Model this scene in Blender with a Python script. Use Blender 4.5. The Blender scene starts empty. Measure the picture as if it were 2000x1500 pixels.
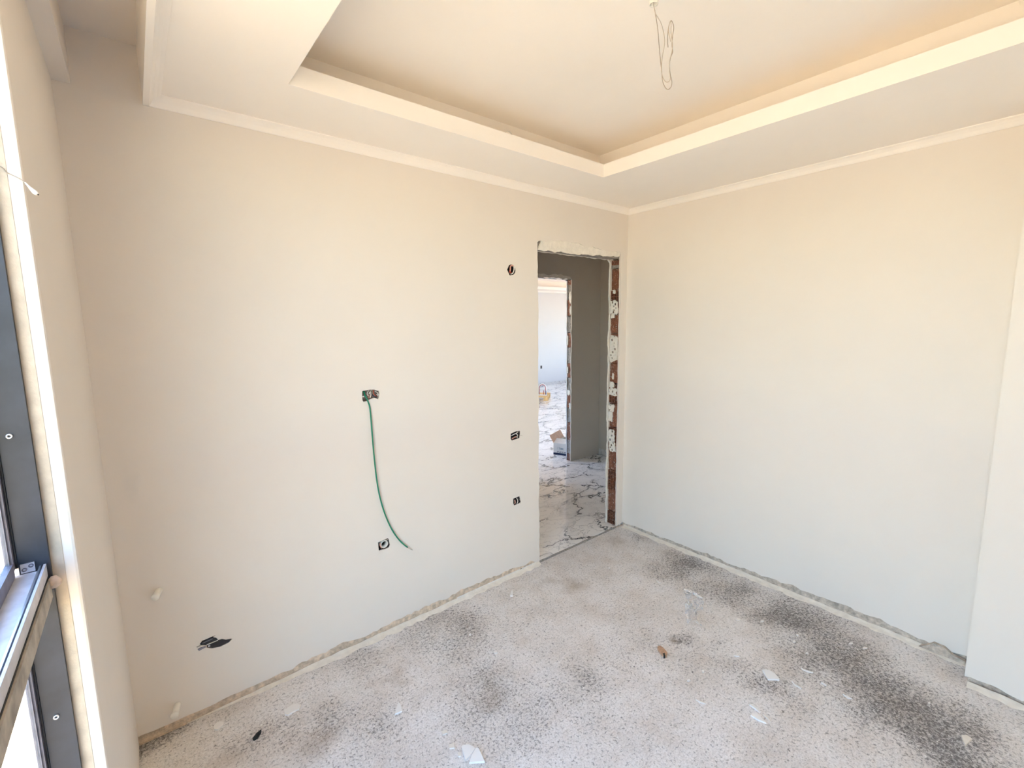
import bpy, bmesh, math, random
from mathutils import Vector, Matrix
from mathutils.geometry import delaunay_2d_cdt

SC = bpy.context.scene
COL = SC.collection

# ------------------------------------------------------------------ camera
CAM = Vector((-2.97058, -2.22226, 1.66))
YAW, PIT, ROL, FPX = 0.684956, -0.130326, -0.011901, 894.853
FWD = Vector((math.sin(YAW) * math.cos(PIT), math.cos(YAW) * math.cos(PIT), math.sin(PIT)))
_r = FWD.cross(Vector((0, 0, 1))).normalized()
_u = _r.cross(FWD)
RGT = _r * math.cos(ROL) + _u * math.sin(ROL)
UPV = -_r * math.sin(ROL) + _u * math.cos(ROL)
cam = bpy.data.objects.new('camera', bpy.data.cameras.new('camera'))
COL.objects.link(cam)
cam.matrix_world = Matrix(((RGT.x, UPV.x, -FWD.x, CAM.x), (RGT.y, UPV.y, -FWD.y, CAM.y),
                           (RGT.z, UPV.z, -FWD.z, CAM.z), (0, 0, 0, 1)))
cam.data.sensor_width = 36
cam.data.lens = 36 * FPX / 2000
cam.data.clip_start = 0.01
SC.camera = cam

# ------------------------------------------------------------------ daylight
world = bpy.data.worlds.new('sky')
SC.world = world
world.use_nodes = True
wn = world.node_tree
wn.nodes.clear()
sky = wn.nodes.new('ShaderNodeTexSky')
sky.sky_type = 'NISHITA'
sky.sun_disc = False
sky.sun_elevation = math.radians(71)
sky.sun_rotation = math.radians(0)
sky.air_density = 1.0
sky.dust_density = 0.3
sky.ozone_density = 3.0
bg = wn.nodes.new('ShaderNodeBackground')
bg.inputs['Strength'].default_value = 2.8
wo = wn.nodes.new('ShaderNodeOutputWorld')
wn.links.new(sky.outputs[0], bg.inputs['Color'])
wn.links.new(bg.outputs[0], wo.inputs[0])

sl = bpy.data.lights.new('sun', 'SUN')
sl.energy = 27.0
sl.angle = math.radians(0.5)
sl.color = (1.0, 0.89, 0.74)
sun = bpy.data.objects.new('sun', sl)
COL.objects.link(sun)
sun.rotation_euler = Vector((0.0, -0.32, -0.947)).to_track_quat('-Z', 'Y').to_euler()

SC.view_settings.view_transform = 'Standard'
SC.view_settings.look = 'None'
SC.view_settings.gamma = 1.0
SC.view_settings.use_curve_mapping = False
SC.view_settings.exposure = -0.42
SC.cycles.max_bounces = 16
SC.cycles.diffuse_bounces = 10
SC.cycles.transparent_max_bounces = 16


# ------------------------------------------------------------------ pixel -> place
def ray(px):
    return FWD * FPX + RGT * (px[0] - 1000) - UPV * (px[1] - 750)


def hit(px, ax, val):
    d = ray(px)
    return CAM + d * ((val - CAM[ax]) / d[ax])


# ------------------------------------------------------------------ materials
def new_mat(name):
    m = bpy.data.materials.new(name)
    m.use_nodes = True
    nt = m.node_tree
    return m, nt, nt.nodes['Principled BSDF']


def coords(nt):
    return nt.nodes.new('ShaderNodeTexCoord').outputs['Object']


def noise(nt, vec, scale, detail=4, rough=0.55, dist=0.0):
    n = nt.nodes.new('ShaderNodeTexNoise')
    n.inputs['Scale'].default_value = scale
    n.inputs['Detail'].default_value = detail
    n.inputs['Roughness'].default_value = rough
    n.inputs['Distortion'].default_value = dist
    nt.links.new(vec, n.inputs['Vector'])
    return n.outputs['Fac']


def ramp(nt, fac, stops):
    r = nt.nodes.new('ShaderNodeValToRGB')
    el = r.color_ramp.elements
    while len(el) < len(stops):
        el.new(0.5)
    for e, (p, c) in zip(el, stops):
        e.position = p
        e.color = (*c, 1) if len(c) == 3 else c
    nt.links.new(fac, r.inputs['Fac'])
    return r.outputs['Color']


def mix(nt, fac, a, b, mode='MIX'):
    m = nt.nodes.new('ShaderNodeMix')
    m.data_type = 'RGBA'
    m.blend_type = mode
    if isinstance(fac, (int, float)):
        m.inputs[0].default_value = fac
    else:
        nt.links.new(fac, m.inputs[0])
    for s, v in ((m.inputs[6], a), (m.inputs[7], b)):
        if isinstance(v, tuple):
            s.default_value = (*v, 1)
        else:
            nt.links.new(v, s)
    return m.outputs[2]


def math_n(nt, op, a, b=0.0, clamp=False):
    m = nt.nodes.new('ShaderNodeMath')
    m.operation = op
    m.use_clamp = clamp
    for s, v in ((m.inputs[0], a), (m.inputs[1], b)):
        if isinstance(v, (int, float)):
            s.default_value = v
        else:
            nt.links.new(v, s)
    return m.outputs[0]


def bump(nt, bsdf, h, strength, dist):
    b = nt.nodes.new('ShaderNodeBump')
    b.inputs['Strength'].default_value = strength
    b.inputs['Distance'].default_value = dist
    nt.links.new(h, b.inputs['Height'])
    nt.links.new(b.outputs[0], bsdf.inputs['Normal'])


def plain(name, col, rough=0.6, metal=0.0, var=0.0, vscale=30, bmp=0.0, bscale=200, bdist=0.001):
    m, nt, b = new_mat(name)
    b.inputs['Roughness'].default_value = rough
    b.inputs['Metallic'].default_value = metal
    v = coords(nt)
    if var:
        f = noise(nt, v, vscale)
        c = ramp(nt, f, [(0.3, tuple(x * (1 - var) for x in col)), (0.7, tuple(min(1, x * (1 + var)) for x in col))])
        nt.links.new(c, b.inputs['Base Color'])
    else:
        b.inputs['Base Color'].default_value = (*col, 1)
    if bmp:
        bump(nt, b, noise(nt, v, bscale, 5), bmp, bdist)
    return m


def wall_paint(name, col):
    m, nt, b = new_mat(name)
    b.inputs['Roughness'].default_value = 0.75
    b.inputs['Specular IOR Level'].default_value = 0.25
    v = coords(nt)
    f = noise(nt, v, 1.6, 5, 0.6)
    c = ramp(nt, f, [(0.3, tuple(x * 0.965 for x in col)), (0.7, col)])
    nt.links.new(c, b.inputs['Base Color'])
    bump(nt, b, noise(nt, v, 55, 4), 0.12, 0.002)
    return m


def screed(name):
    m, nt, b = new_mat(name)
    b.inputs['Roughness'].default_value = 0.9
    b.inputs['Specular IOR Level'].default_value = 0.15
    v = coords(nt)
    # large soft stains: soft discs around measured stain centres (x, y, radius, weight)
    warp = nt.nodes.new('ShaderNodeTexNoise')
    warp.inputs['Scale'].default_value = 3.0
    warp.inputs['Detail'].default_value = 5
    nt.links.new(v, warp.inputs['Vector'])
    sub = nt.nodes.new('ShaderNodeVectorMath')
    sub.operation = 'SUBTRACT'
    nt.links.new(warp.outputs['Color'], sub.inputs[0])
    sub.inputs[1].default_value = (0.5, 0.5, 0.5)
    sc = nt.nodes.new('ShaderNodeVectorMath')
    sc.operation = 'SCALE'
    nt.links.new(sub.outputs[0], sc.inputs[0])
    sc.inputs['Scale'].default_value = 0.55
    ad = nt.nodes.new('ShaderNodeVectorMath')
    ad.operation = 'ADD'
    nt.links.new(v, ad.inputs[0])
    nt.links.new(sc.outputs[0], ad.inputs[1])
    wv = ad.outputs[0]
    total = None
    for px, rad, wgt in STAINS:
        p = hit(px, 2, 0)
        d = nt.nodes.new('ShaderNodeVectorMath')
        d.operation = 'DISTANCE'
        nt.links.new(wv, d.inputs[0])
        d.inputs[1].default_value = (p.x, p.y, 0)
        mr = nt.nodes.new('ShaderNodeMapRange')
        mr.interpolation_type = 'SMOOTHSTEP'
        mr.inputs['From Min'].default_value = rad
        mr.inputs['From Max'].default_value = 0.0
        mr.inputs['To Max'].default_value = wgt
        nt.links.new(d.outputs['Value'], mr.inputs['Value'])
        total = mr.outputs[0] if total is None else math_n(nt, 'MAXIMUM', total, mr.outputs[0])
    patch = noise(nt, v, 2.6, 5, 0.6)
    patch = math_n(nt, 'MULTIPLY', math_n(nt, 'SUBTRACT', patch, 0.45), 0.8)
    stain = math_n(nt, 'ADD', total, patch, True)
    # grit: dark pits whose number follows the stain
    g1 = noise(nt, v, 85, 3, 0.65, 0.6)
    g2 = noise(nt, v, 190, 2, 0.6)
    g = math_n(nt, 'ADD', math_n(nt, 'MULTIPLY', g1, 0.7), math_n(nt, 'MULTIPLY', g2, 0.3))
    thr = math_n(nt, 'ADD', g, math_n(nt, 'MULTIPLY', stain, 0.17))
    pits = nt.nodes.new('ShaderNodeMapRange')
    pits.inputs['From Min'].default_value = 0.535
    pits.inputs['From Max'].default_value = 0.70
    nt.links.new(thr, pits.inputs['Value'])
    base = ramp(nt, noise(nt, v, 4.5, 6, 0.65), [(0.3, (0.72, 0.66, 0.605)), (0.55, (0.85, 0.815, 0.785)), (0.75, (0.89, 0.87, 0.86))])
    fine = ramp(nt, noise(nt, v, 130, 4, 0.7), [(0.36, (0.80, 0.785, 0.77)), (0.6, (1.0, 1.0, 1.0))])
    base = mix(nt, 1.0, base, fine, 'MULTIPLY')
    base = mix(nt, math_n(nt, 'MULTIPLY', stain, 0.30), base, (0.36, 0.34, 0.325))
    col = mix(nt, math_n(nt, 'MULTIPLY', pits.outputs[0], math_n(nt, 'ADD', 0.5, math_n(nt, 'MULTIPLY', noise(nt, v, 37, 3, 0.6), 0.6)), True), base, (0.10, 0.09, 0.085))
    # brown damp marks
    tot2 = None
    for px, rad, wgt in BROWNS:
        p = hit(px, 2, 0)
        d = nt.nodes.new('ShaderNodeVectorMath')
        d.operation = 'DISTANCE'
        nt.links.new(wv, d.inputs[0])
        d.inputs[1].default_value = (p.x, p.y, 0)
        mr = nt.nodes.new('ShaderNodeMapRange')
        mr.interpolation_type = 'SMOOTHSTEP'
        mr.inputs['From Min'].default_value = rad
        mr.inputs['From Max'].default_value = 0.0
        mr.inputs['To Max'].default_value = wgt
        nt.links.new(d.outputs['Value'], mr.inputs['Value'])
        tot2 = mr.outputs[0] if tot2 is None else math_n(nt, 'MAXIMUM', tot2, mr.outputs[0])
    col = mix(nt, tot2, col, (0.33, 0.25, 0.17))
    # white plaster crumbs
    w = noise(nt, v, 60, 1, 0.4)
    ws = nt.nodes.new('ShaderNodeMapRange')
    ws.inputs['From Min'].default_value = 0.75
    ws.inputs['From Max'].default_value = 0.78
    nt.links.new(w, ws.inputs['Value'])
    col = mix(nt, ws.outputs[0], col, (0.85, 0.83, 0.79))
    nt.links.new(col, b.inputs['Base Color'])
    hgt = math_n(nt, 'SUBTRACT', math_n(nt, 'MULTIPLY', noise(nt, v, 60, 5, 0.7), 0.6), math_n(nt, 'MULTIPLY', pits.outputs[0], 0.6))
    bump(nt, b, hgt, 0.55, 0.006)
    return m


def marble(name, base=(0.90, 0.88, 0.85), seed=0.0, rough=0.08):
    m, nt, b = new_mat(name)
    b.inputs['Roughness'].default_value = rough
    tc = coords(nt)
    mp = nt.nodes.new('ShaderNodeMapping')
    mp.inputs['Location'].default_value = (seed, seed * 1.7, seed * 0.6)
    mp.inputs['Rotation'].default_value = (0, 0, 0.5)
    mp.inputs['Scale'].default_value = (1.0, 1.6, 1.0)
    nt.links.new(tc, mp.inputs['Vector'])
    v = mp.outputs[0]
    n = nt.nodes.new('ShaderNodeTexNoise')
    n.inputs['Scale'].default_value = 2.4
    n.inputs['Detail'].default_value = 7
    n.inputs['Roughness'].default_value = 0.62
    nt.links.new(v, n.inputs['Vector'])
    sc = nt.nodes.new('ShaderNodeVectorMath')
    sc.operation = 'MULTIPLY_ADD'
    nt.links.new(n.outputs['Color'], sc.inputs[0])
    sc.inputs[1].default_value = (0.75, 0.75, 0.75)
    nt.links.new(v, sc.inputs[2])

    def veins(scale, lo, hi):
        vo = nt.nodes.new('ShaderNodeTexVoronoi')
        vo.feature = 'DISTANCE_TO_EDGE'
        vo.inputs['Scale'].default_value = scale
        nt.links.new(sc.outputs[0], vo.inputs['Vector'])
        mr = nt.nodes.new('ShaderNodeMapRange')
        mr.inputs['From Min'].default_value = hi
        mr.inputs['From Max'].default_value = lo
        nt.links.new(vo.outputs['Distance'], mr.inputs['Value'])
        return mr.outputs[0]
    msk = nt.nodes.new('ShaderNodeMapRange')
    msk.inputs['From Min'].default_value = 0.34
    msk.inputs['From Max'].default_value = 0.50
    nt.links.new(noise(nt, v, 1.9, 3), msk.inputs['Value'])
    v1 = math_n(nt, 'MULTIPLY', veins(1.7, 0.005, 0.030), msk.outputs[0], True)
    halo = math_n(nt, 'MULTIPLY', veins(1.7, 0.0, 0.17), math_n(nt, 'MULTIPLY', math_n(nt, 'SUBTRACT', noise(nt, sc.outputs[0], 4.0, 6, 0.7), 0.40, True), 2.2, True), True)
    v2 = math_n(nt, 'MULTIPLY', veins(5.5, 0.0, 0.035), math_n(nt, 'SUBTRACT', noise(nt, v, 2.1, 3), 0.28), True)
    v2 = math_n(nt, 'MULTIPLY', v2, 2.4, True)
    cl = math_n(nt, 'MULTIPLY', math_n(nt, 'SUBTRACT', noise(nt, sc.outputs[0], 3.0, 6, 0.7), 0.54, True), 3.2, True)
    c = mix(nt, cl, base, (0.38, 0.38, 0.39))
    c = mix(nt, math_n(nt, 'MULTIPLY', halo, 0.55), c, (0.30, 0.30, 0.31))
    c = mix(nt, v2, c, (0.20, 0.20, 0.21))
    c = mix(nt, v1, c, (0.055, 0.055, 0.06))
    nt.links.new(c, b.inputs['Base Color'])
    return m


def brick_mat(name, col):
    m, nt, b = new_mat(name)
    b.inputs['Roughness'].default_value = 0.85
    v = coords(nt)
    f = noise(nt, v, 38, 5, 0.65)
    c = ramp(nt, f, [(0.3, tuple(x * 0.6 for x in col)), (0.55, col), (0.8, tuple(min(1, x * 1.4) for x in col))])
    w = noise(nt, v, 75, 3, 0.6, 1.0)
    ws = nt.nodes.new('ShaderNodeMapRange')
    ws.inputs['From Min'].default_value = 0.62
    ws.inputs['From Max'].default_value = 0.67
    nt.links.new(w, ws.inputs['Value'])
    c = mix(nt, math_n(nt, 'MULTIPLY', ws.outputs[0], 0.8), c, (0.72, 0.66, 0.58))
    nt.links.new(c, b.inputs['Base Color'])
    bump(nt, b, noise(nt, v, 120, 5, 0.7), 0.6, 0.004)
    return m


def glass_mat(name, tint=(0.97, 1.0, 0.98)):
    m, nt, b = new_mat(name)
    nt.nodes.remove(b)
    out = nt.nodes['Material Output']
    t = nt.nodes.new('ShaderNodeBsdfTransparent')
    t.inputs['Color'].default_value = (*tint, 1)
    g = nt.nodes.new('ShaderNodeBsdfGlossy')
    g.inputs['Roughness'].default_value = 0.02
    fr = nt.nodes.new('ShaderNodeFresnel')
    fr.inputs['IOR'].default_value = 2.8
    mx = nt.nodes.new('ShaderNodeMixShader')
    ge = nt.nodes.new('ShaderNodeNewGeometry')
    nt.links.new(math_n(nt, 'MULTIPLY', fr.outputs[0], math_n(nt, 'SUBTRACT', 1.0, ge.outputs['Backfacing'])), mx.inputs[0])
    nt.links.new(t.outputs[0], mx.inputs[1])
    nt.links.new(g.outputs[0], mx.inputs[2])
    nt.links.new(mx.outputs[0], out.inputs['Surface'])
    return m


# stain centres (photo pixels on the floor, radius in metres, weight)
STAINS = [((1330, 1105), 0.34, 0.95), ((1430, 1150), 0.32, 0.8), ((1560, 1215), 0.38, 0.95), ((1650, 1290), 0.40, 1.0),
          ((1740, 1350), 0.36, 0.95), ((1820, 1430), 0.34, 1.0), ((1900, 1490), 0.30, 0.9), ((1250, 1050), 0.12, 0.5),
          ((320, 1440), 0.16, 1.0), ((900, 1225), 0.34, 0.5), ((820, 1245), 0.25, 0.45), ((700, 1280), 0.22, 0.35),
          ((935, 1355), 0.30, 0.45), ((1030, 1410), 0.26, 0.45), ((620, 1400), 0.2, 0.42), ((730, 1420), 0.2, 0.36),
          ((1360, 1245), 0.14, 0.7), ((1150, 1320), 0.2, 0.45), ((500, 1440), 0.14, 0.4), ((1500, 1330), 0.22, 0.6)]
BROWNS = [((1095, 1140), 0.13, 0.55), ((1200, 1058), 0.12, 0.4), ((800, 1350), 0.10, 0.3), ((600, 1440), 0.14, 0.45),
          ((755, 1308), 0.08, 0.35), ((1345, 1248), 0.06, 0.5), ((940, 1350), 0.12, 0.3), ((480, 1480), 0.12, 0.4)]

M = {}
M['wall'] = wall_paint('wall_paint_cream', (0.785, 0.722, 0.652))
M['ceil'] = wall_paint('ceiling_paint_white', (0.93, 0.872, 0.80))
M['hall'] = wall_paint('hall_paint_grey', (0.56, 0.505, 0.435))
M['white'] = wall_paint('living_paint_white', (0.64, 0.645, 0.645))
M['screed'] = screed('rough_screed')
M['marble'] = marble('polished_marble')
M['marble_b'] = marble('polished_marble_b', seed=3.7)
M['skirt'] = marble('skirting_marble', (0.62, 0.60, 0.57), 7.1, 0.3)
M['brick'] = brick_mat('clay_brick', (0.235, 0.092, 0.052))
M['brick_shade'] = brick_mat('clay_brick_shade', (0.05, 0.02, 0.014))  # same clay with the shade inside the hollow cells painted in
M['mortar'] = plain('mortar_grey', (0.30, 0.27, 0.24), 0.95, var=0.35, vscale=60, bmp=0.7, bscale=110, bdist=0.005)
M['rough'] = plain('raw_base_render', (0.66, 0.53, 0.40), 0.95, var=0.3, vscale=45, bmp=0.8, bscale=90, bdist=0.008)
M['rough_b'] = plain('raw_base_render_grey', (0.53, 0.45, 0.37), 0.95, var=0.35, vscale=45, bmp=0.8, bscale=90, bdist=0.008)
M['fillet'] = plain('pale_mortar_fillet', (0.84, 0.79, 0.70), 0.95, var=0.08, vscale=25, bmp=0.5, bscale=80, bdist=0.004)
M['plaster'] = plain('white_plaster', (0.82, 0.77, 0.69), 0.9, var=0.06, vscale=30, bmp=0.9, bscale=60, bdist=0.008)
M['pane'] = glass_mat('window_glass')
M['alu'] = plain('anthracite_aluminium', (0.028, 0.031, 0.042), 0.42, var=0.25, vscale=14)
M['alu_edge'] = plain('grey_aluminium_edge', (0.22, 0.21, 0.25), 0.5, 0.3, var=0.2, vscale=40)
M['dust'] = plain('dusty_aluminium', (0.40, 0.355, 0.30), 0.8, var=0.35, vscale=22, bmp=0.2)
M['alu_sky'] = plain('sky_lit_aluminium', (0.62, 0.61, 0.66), 0.45, 0.2, var=0.15, vscale=30)  # transom aluminium with the sky's reflection painted in as a pale tone
M['raw_plaster'] = plain('bare_beige_plaster', (0.56, 0.47, 0.37), 0.9, var=0.12, vscale=30, bmp=0.5, bscale=90, bdist=0.003)
M['gasket'] = plain('black_gasket', (0.012, 0.012, 0.014), 0.6)
M['silver'] = plain('silver_metal', (0.75, 0.75, 0.78), 0.3, 0.9)
M['foam'] = plain('pink_beige_foam', (0.62, 0.48, 0.38), 0.9, var=0.15, vscale=60, bmp=0.6, bscale=90, bdist=0.004)
M['green'] = plain('green_cable', (0.004, 0.21, 0.115), 0.4)
M['copper'] = plain('bare_copper_tinned', (0.62, 0.60, 0.55), 0.4, 0.7)
M['wire_w'] = plain('white_wire', (0.80, 0.76, 0.70), 0.5)
M['wire_g'] = plain('grey_brown_wire', (0.33, 0.27, 0.21), 0.5)
M['wire_t'] = plain('taupe_wire', (0.46, 0.39, 0.32), 0.5)
M['wire_r'] = plain('red_wire', (0.45, 0.06, 0.035), 0.45)
M['wire_n'] = plain('navy_wire', (0.02, 0.02, 0.07), 0.45)
M['wire_p'] = plain('salmon_wire', (0.66, 0.33, 0.25), 0.5)
M['boxdark'] = plain('junction_box_dark', (0.035, 0.026, 0.024), 0.7, var=0.3, vscale=60)
M['boxgrey'] = plain('junction_box_taupe', (0.27, 0.22, 0.18), 0.7, var=0.3, vscale=70)
M['pvc'] = plain('white_pvc', (0.84, 0.81, 0.74), 0.45)
M['rubber'] = plain('black_rubber', (0.014, 0.013, 0.018), 0.45, var=0.3, vscale=90)
M['shard'] = plain('glazed_white_tile', (0.86, 0.85, 0.83), 0.25)
M['shard_b'] = plain('unglazed_cream_tile', (0.78, 0.73, 0.65), 0.8, var=0.05)
M['lump'] = plain('white_plaster_lump', (0.84, 0.81, 0.77), 0.9, bmp=0.5, bscale=90, bdist=0.003)
M['terracotta'] = plain('terracotta_scrap', (0.48, 0.30, 0.19), 0.9, var=0.25, vscale=80, bmp=0.4)
M['black'] = plain('black_scrap', (0.015, 0.014, 0.014), 0.7)
M['carton'] = plain('white_carton', (0.66, 0.62, 0.56), 0.8, var=0.05)
M['kraft'] = plain('kraft_cardboard', (0.56, 0.36, 0.25), 0.85, var=0.1)
M['navy'] = plain('navy_print', (0.012, 0.016, 0.05), 0.7)
M['teal'] = plain('teal_print', (0.01, 0.10, 0.14), 0.7)
M['wood'] = plain('pallet_wood', (0.72, 0.47, 0.20), 0.8, var=0.2, vscale=25)
M['red'] = plain('red_plastic', (0.45, 0.08, 0.07), 0.45)
M['blue'] = plain('blue_plastic', (0.06, 0.16, 0.33), 0.45)
M['ground'] = plain('pale_stone_paving', (0.86, 0.63, 0.38), 0.9, var=0.12, vscale=0.7, bmp=0.4, bscale=20, bdist=0.01)


def film_mat():
    m, nt, b = new_mat('clear_plastic_film')
    b.inputs['Base Color'].default_value = (0.93, 0.93, 0.95, 1)
    b.inputs['Roughness'].default_value = 0.22
    v = coords(nt)
    a = ramp(nt, noise(nt, v, 26, 4, 0.6, 1.2), [(0.42, (0.03,) * 3), (0.66, (0.42,) * 3)])
    nt.links.new(a, b.inputs['Alpha'])
    return m


M['film'] = film_mat()


# ------------------------------------------------------------------ mesh helpers
def tag(o, label=None, cat=None, group=None, kind=None):
    if label:
        o['label'] = label
    if cat:
        o['category'] = cat
    if group:
        o['group'] = group
    if kind:
        o['kind'] = kind
    return o


def link(name, verts, faces, mat, parent=None, smooth=False):
    me = bpy.data.meshes.new(name)
    me.from_pydata([tuple(v) for v in verts], [], faces)
    bm = bmesh.new()
    bm.from_mesh(me)
    bmesh.ops.recalc_face_normals(bm, faces=bm.faces)
    if smooth:
        for f in bm.faces:
            f.smooth = True
    bm.to_mesh(me)
    bm.free()
    me.materials.append(M[mat] if isinstance(mat, str) else mat)
    o = bpy.data.objects.new(name, me)
    COL.objects.link(o)
    if parent:
        o.parent = parent
    return o


def empty(name, loc=(0, 0, 0)):
    o = bpy.data.objects.new(name, None)
    o.empty_display_size = 0.05
    COL.objects.link(o)
    return o


class MB:
    def __init__(self):
        self.v, self.f = [], []

    def box(self, a, b):
        n = len(self.v)
        x0, y0, z0 = (min(a[i], b[i]) for i in range(3))
        x1, y1, z1 = (max(a[i], b[i]) for i in range(3))
        self.v += [(x0, y0, z0), (x1, y0, z0), (x1, y1, z0), (x0, y1, z0), (x0, y0, z1), (x1, y0, z1), (x1, y1, z1), (x0, y1, z1)]
        self.f += [tuple(n + i for i in q) for q in ((0, 3, 2, 1), (4, 5, 6, 7), (0, 1, 5, 4), (1, 2, 6, 5), (2, 3, 7, 6), (3, 0, 4, 7))]
        return self

    def prism(self, pts, off):
        """closed polygon pts (3-D) extruded by off"""
        n, k = len(self.v), len(pts)
        off = Vector(off)
        self.v += [tuple(p) for p in pts] + [tuple(Vector(p) + off) for p in pts]
        self.f += [tuple(n + i for i in range(k)), tuple(n + k + i for i in reversed(range(k)))]
        self.f += [(n + i, n + (i + 1) % k, n + k + (i + 1) % k, n + k + i) for i in range(k)]
        return self

    def tube(self, pts, r, seg=8, taper=None):
        pts = [Vector(p) for p in pts]
        n0 = len(self.v)
        up = Vector((0.31, 0.17, 0.93)).normalized()
        for i, p in enumerate(pts):
            t = (pts[min(i + 1, len(pts) - 1)] - pts[max(i - 1, 0)]).normalized()
            a = t.cross(up)
            if a.length < 1e-3:
                a = t.cross(Vector((1, 0, 0)))
            a.normalize()
            b = t.cross(a)
            rr = r if taper is None else r * taper[i]
            for s in range(seg):
                an = 2 * math.pi * s / seg
                self.v.append(tuple(p + a * math.cos(an) * rr + b * math.sin(an) * rr))
        for i in range(len(pts) - 1):
            for s in range(seg):
                self.f.append((n0 + i * seg + s, n0 + i * seg + (s + 1) % seg, n0 + (i + 1) * seg + (s + 1) % seg, n0 + (i + 1) * seg + s))
        self.f.append(tuple(n0 + s for s in range(seg)))
        self.f.append(tuple(n0 + (len(pts) - 1) * seg + s for s in reversed(range(seg))))
        return self

    def ring(self, c, ax, ro, ri, h, seg=16):
        """annular tube around axis ax with outer/inner radius"""
        c, ax = Vector(c), Vector(ax).normalized()
        a = ax.orthogonal().normalized()
        b = ax.cross(a)
        n = len(self.v)
        for rr, hh in ((ro, 0), (ro, h), (ri, h), (ri, 0)):
            for s in range(seg):
                an = 2 * math.pi * s / seg
                self.v.append(tuple(c + ax * hh + a * math.cos(an) * rr + b * math.sin(an) * rr))
        for k in range(4):
            for s in range(seg):
                self.f.append((n + k * seg + s, n + k * seg + (s + 1) % seg, n + ((k + 1) % 4) * seg + (s + 1) % seg, n + ((k + 1) % 4) * seg + s))
        return self

    def build(self, name, mat, parent=None, smooth=False):
        return link(name, self.v, self.f, mat, parent, smooth)


def box(name, a, b, mat, parent=None):
    return MB().box(a, b).build(name, mat, parent)


def struct(o, label=None, cat=None):
    o['kind'] = 'structure'
    if label:
        o['label'] = label
    if cat:
        o['category'] = cat
    return o


def rag(p, q, step, amp, rnd, normal=None):
    """ragged 2-D polyline p -> q (q left out)"""
    p, q = Vector(p), Vector(q)
    n = max(1, int((q - p).length / step))
    d = (q - p).normalized()
    nn = Vector((-d.y, d.x)) if normal is None else Vector(normal)
    out = []
    ph = 0.0
    for i in range(n):
        ph = ph * 0.6 + rnd.uniform(-amp, amp) * 0.75
        out.append(p + (q - p) * (i / n) + nn * (ph if i else 0))
    return out


def sheet(name, outer, holes, place, thick, mat, parent=None):
    """flat plate with holes: 2-D loops, place((u,v)) -> front 3-D point, thick = 3-D offset to the back"""
    loops = [outer] + holes
    verts, edges = [], []
    rng = []
    for lp in loops:
        s = len(verts)
        verts += [Vector((p[0], p[1])) for p in lp]
        edges += [(s + i, s + (i + 1) % len(lp)) for i in range(len(lp))]
        rng.append((s, len(lp)))
    res = delaunay_2d_cdt(verts, edges, [], 0, 1e-6)
    ov, oe, of = res[0], res[1], res[2]

    def inside(pt, lp):
        c = False
        for i in range(len(lp)):
            a, b = lp[i], lp[i - 1]
            if (a[1] > pt[1]) != (b[1] > pt[1]) and pt[0] < (b[0] - a[0]) * (pt[1] - a[1]) / (b[1] - a[1]) + a[0]:
                c = not c
        return c
    faces = []
    for f in of:
        cx = sum(ov[i][0] for i in f) / len(f)
        cy = sum(ov[i][1] for i in f) / len(f)
        if inside((cx, cy), outer) and not any(inside((cx, cy), h) for h in holes):
            faces.append(tuple(f))
    V = [Vector(place((p[0], p[1]))) for p in ov]
    n = len(V)
    th = Vector(thick)
    V2 = V + [v + th for v in V]
    cnt = {}
    for f in faces:
        for i in range(len(f)):
            e = (f[i], f[(i + 1) % len(f)])
            k = tuple(sorted(e))
            cnt[k] = cnt.get(k, 0) + 1
    F = list(faces) + [tuple(n + i for i in reversed(f)) for f in faces]
    for (a, b), c in cnt.items():
        if c == 1:
            F.append((a, b, b + n, a + n))
    return link(name, V2, F, mat, parent)


def wallpx(pts, y=0.0):
    return [(hit(p, 1, y).x, hit(p, 1, y).z) for p in pts]


# ------------------------------------------------------------------ room constants
XC = -3.107          # window wall
XO = -3.212          # outer face of the window wall
YR = -3.60           # wall behind the camera
ZC, ZD, ZU = 2.464, 2.50, 2.715   # cornice foot, dropped ceiling, slab
DX0, DX1, DZ = -0.927, -0.079, 2.135   # doorway in the back wall
WT = 0.112           # back wall thickness
HY = 1.469           # far hall wall
HX = 1.45            # hall end wall
LY = 6.65            # far wall of the living room
ZM = 0.015           # marble level

# ------------------------------------------------------------------ outside
g = MB().box((-60, -60, -0.5), (60, 60, -0.25)).build('ground', 'ground')
struct(g, 'pale sunlit stone ground outside the window', 'ground')

# ------------------------------------------------------------------ floor
floor = box('floor', (-3.4, YR - 0.2, -0.3), (0.25, 0.0004, 0.0), 'screed')
struct(floor, 'rough grey screed floor with dark stains', 'floor')

rnd = random.Random(11)


def fillet(axis, a, b, fixed, sgn, rise, width, taper=False):
    """pale mortar strip running into the corner of floor and wall"""
    n = int(abs(b - a) / 0.035)
    V, F = [], []
    for i in range(n + 1):
        t = a + (b - a) * i / n
        tp_ = min(1.0, 0.08 + abs(t - a) / 0.6) if taper else 1.0
        w = width * rnd.uniform(0.7, 1.25) * tp_
        h = rise * rnd.uniform(0.7, 1.2) * tp_
        for d, z in ((0.0, h), (w * 0.4, h * 0.45), (w, 0.0006), (w, -0.01), (0.0, -0.01)):
            p = fixed + sgn * d
            V.append((t, p, z) if axis == 'x' else (p, t, z))
    for i in range(n):
        for k in range(5):
            F.append((i * 5 + k, i * 5 + (k + 1) % 5, i * 5 + 5 + (k + 1) % 5, i * 5 + 5 + k))
    F.append(tuple(range(5)))
    F.append(tuple(n * 5 + k for k in reversed(range(5))))
    return link('mortar_fillet', V, F, 'fillet', floor)


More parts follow.
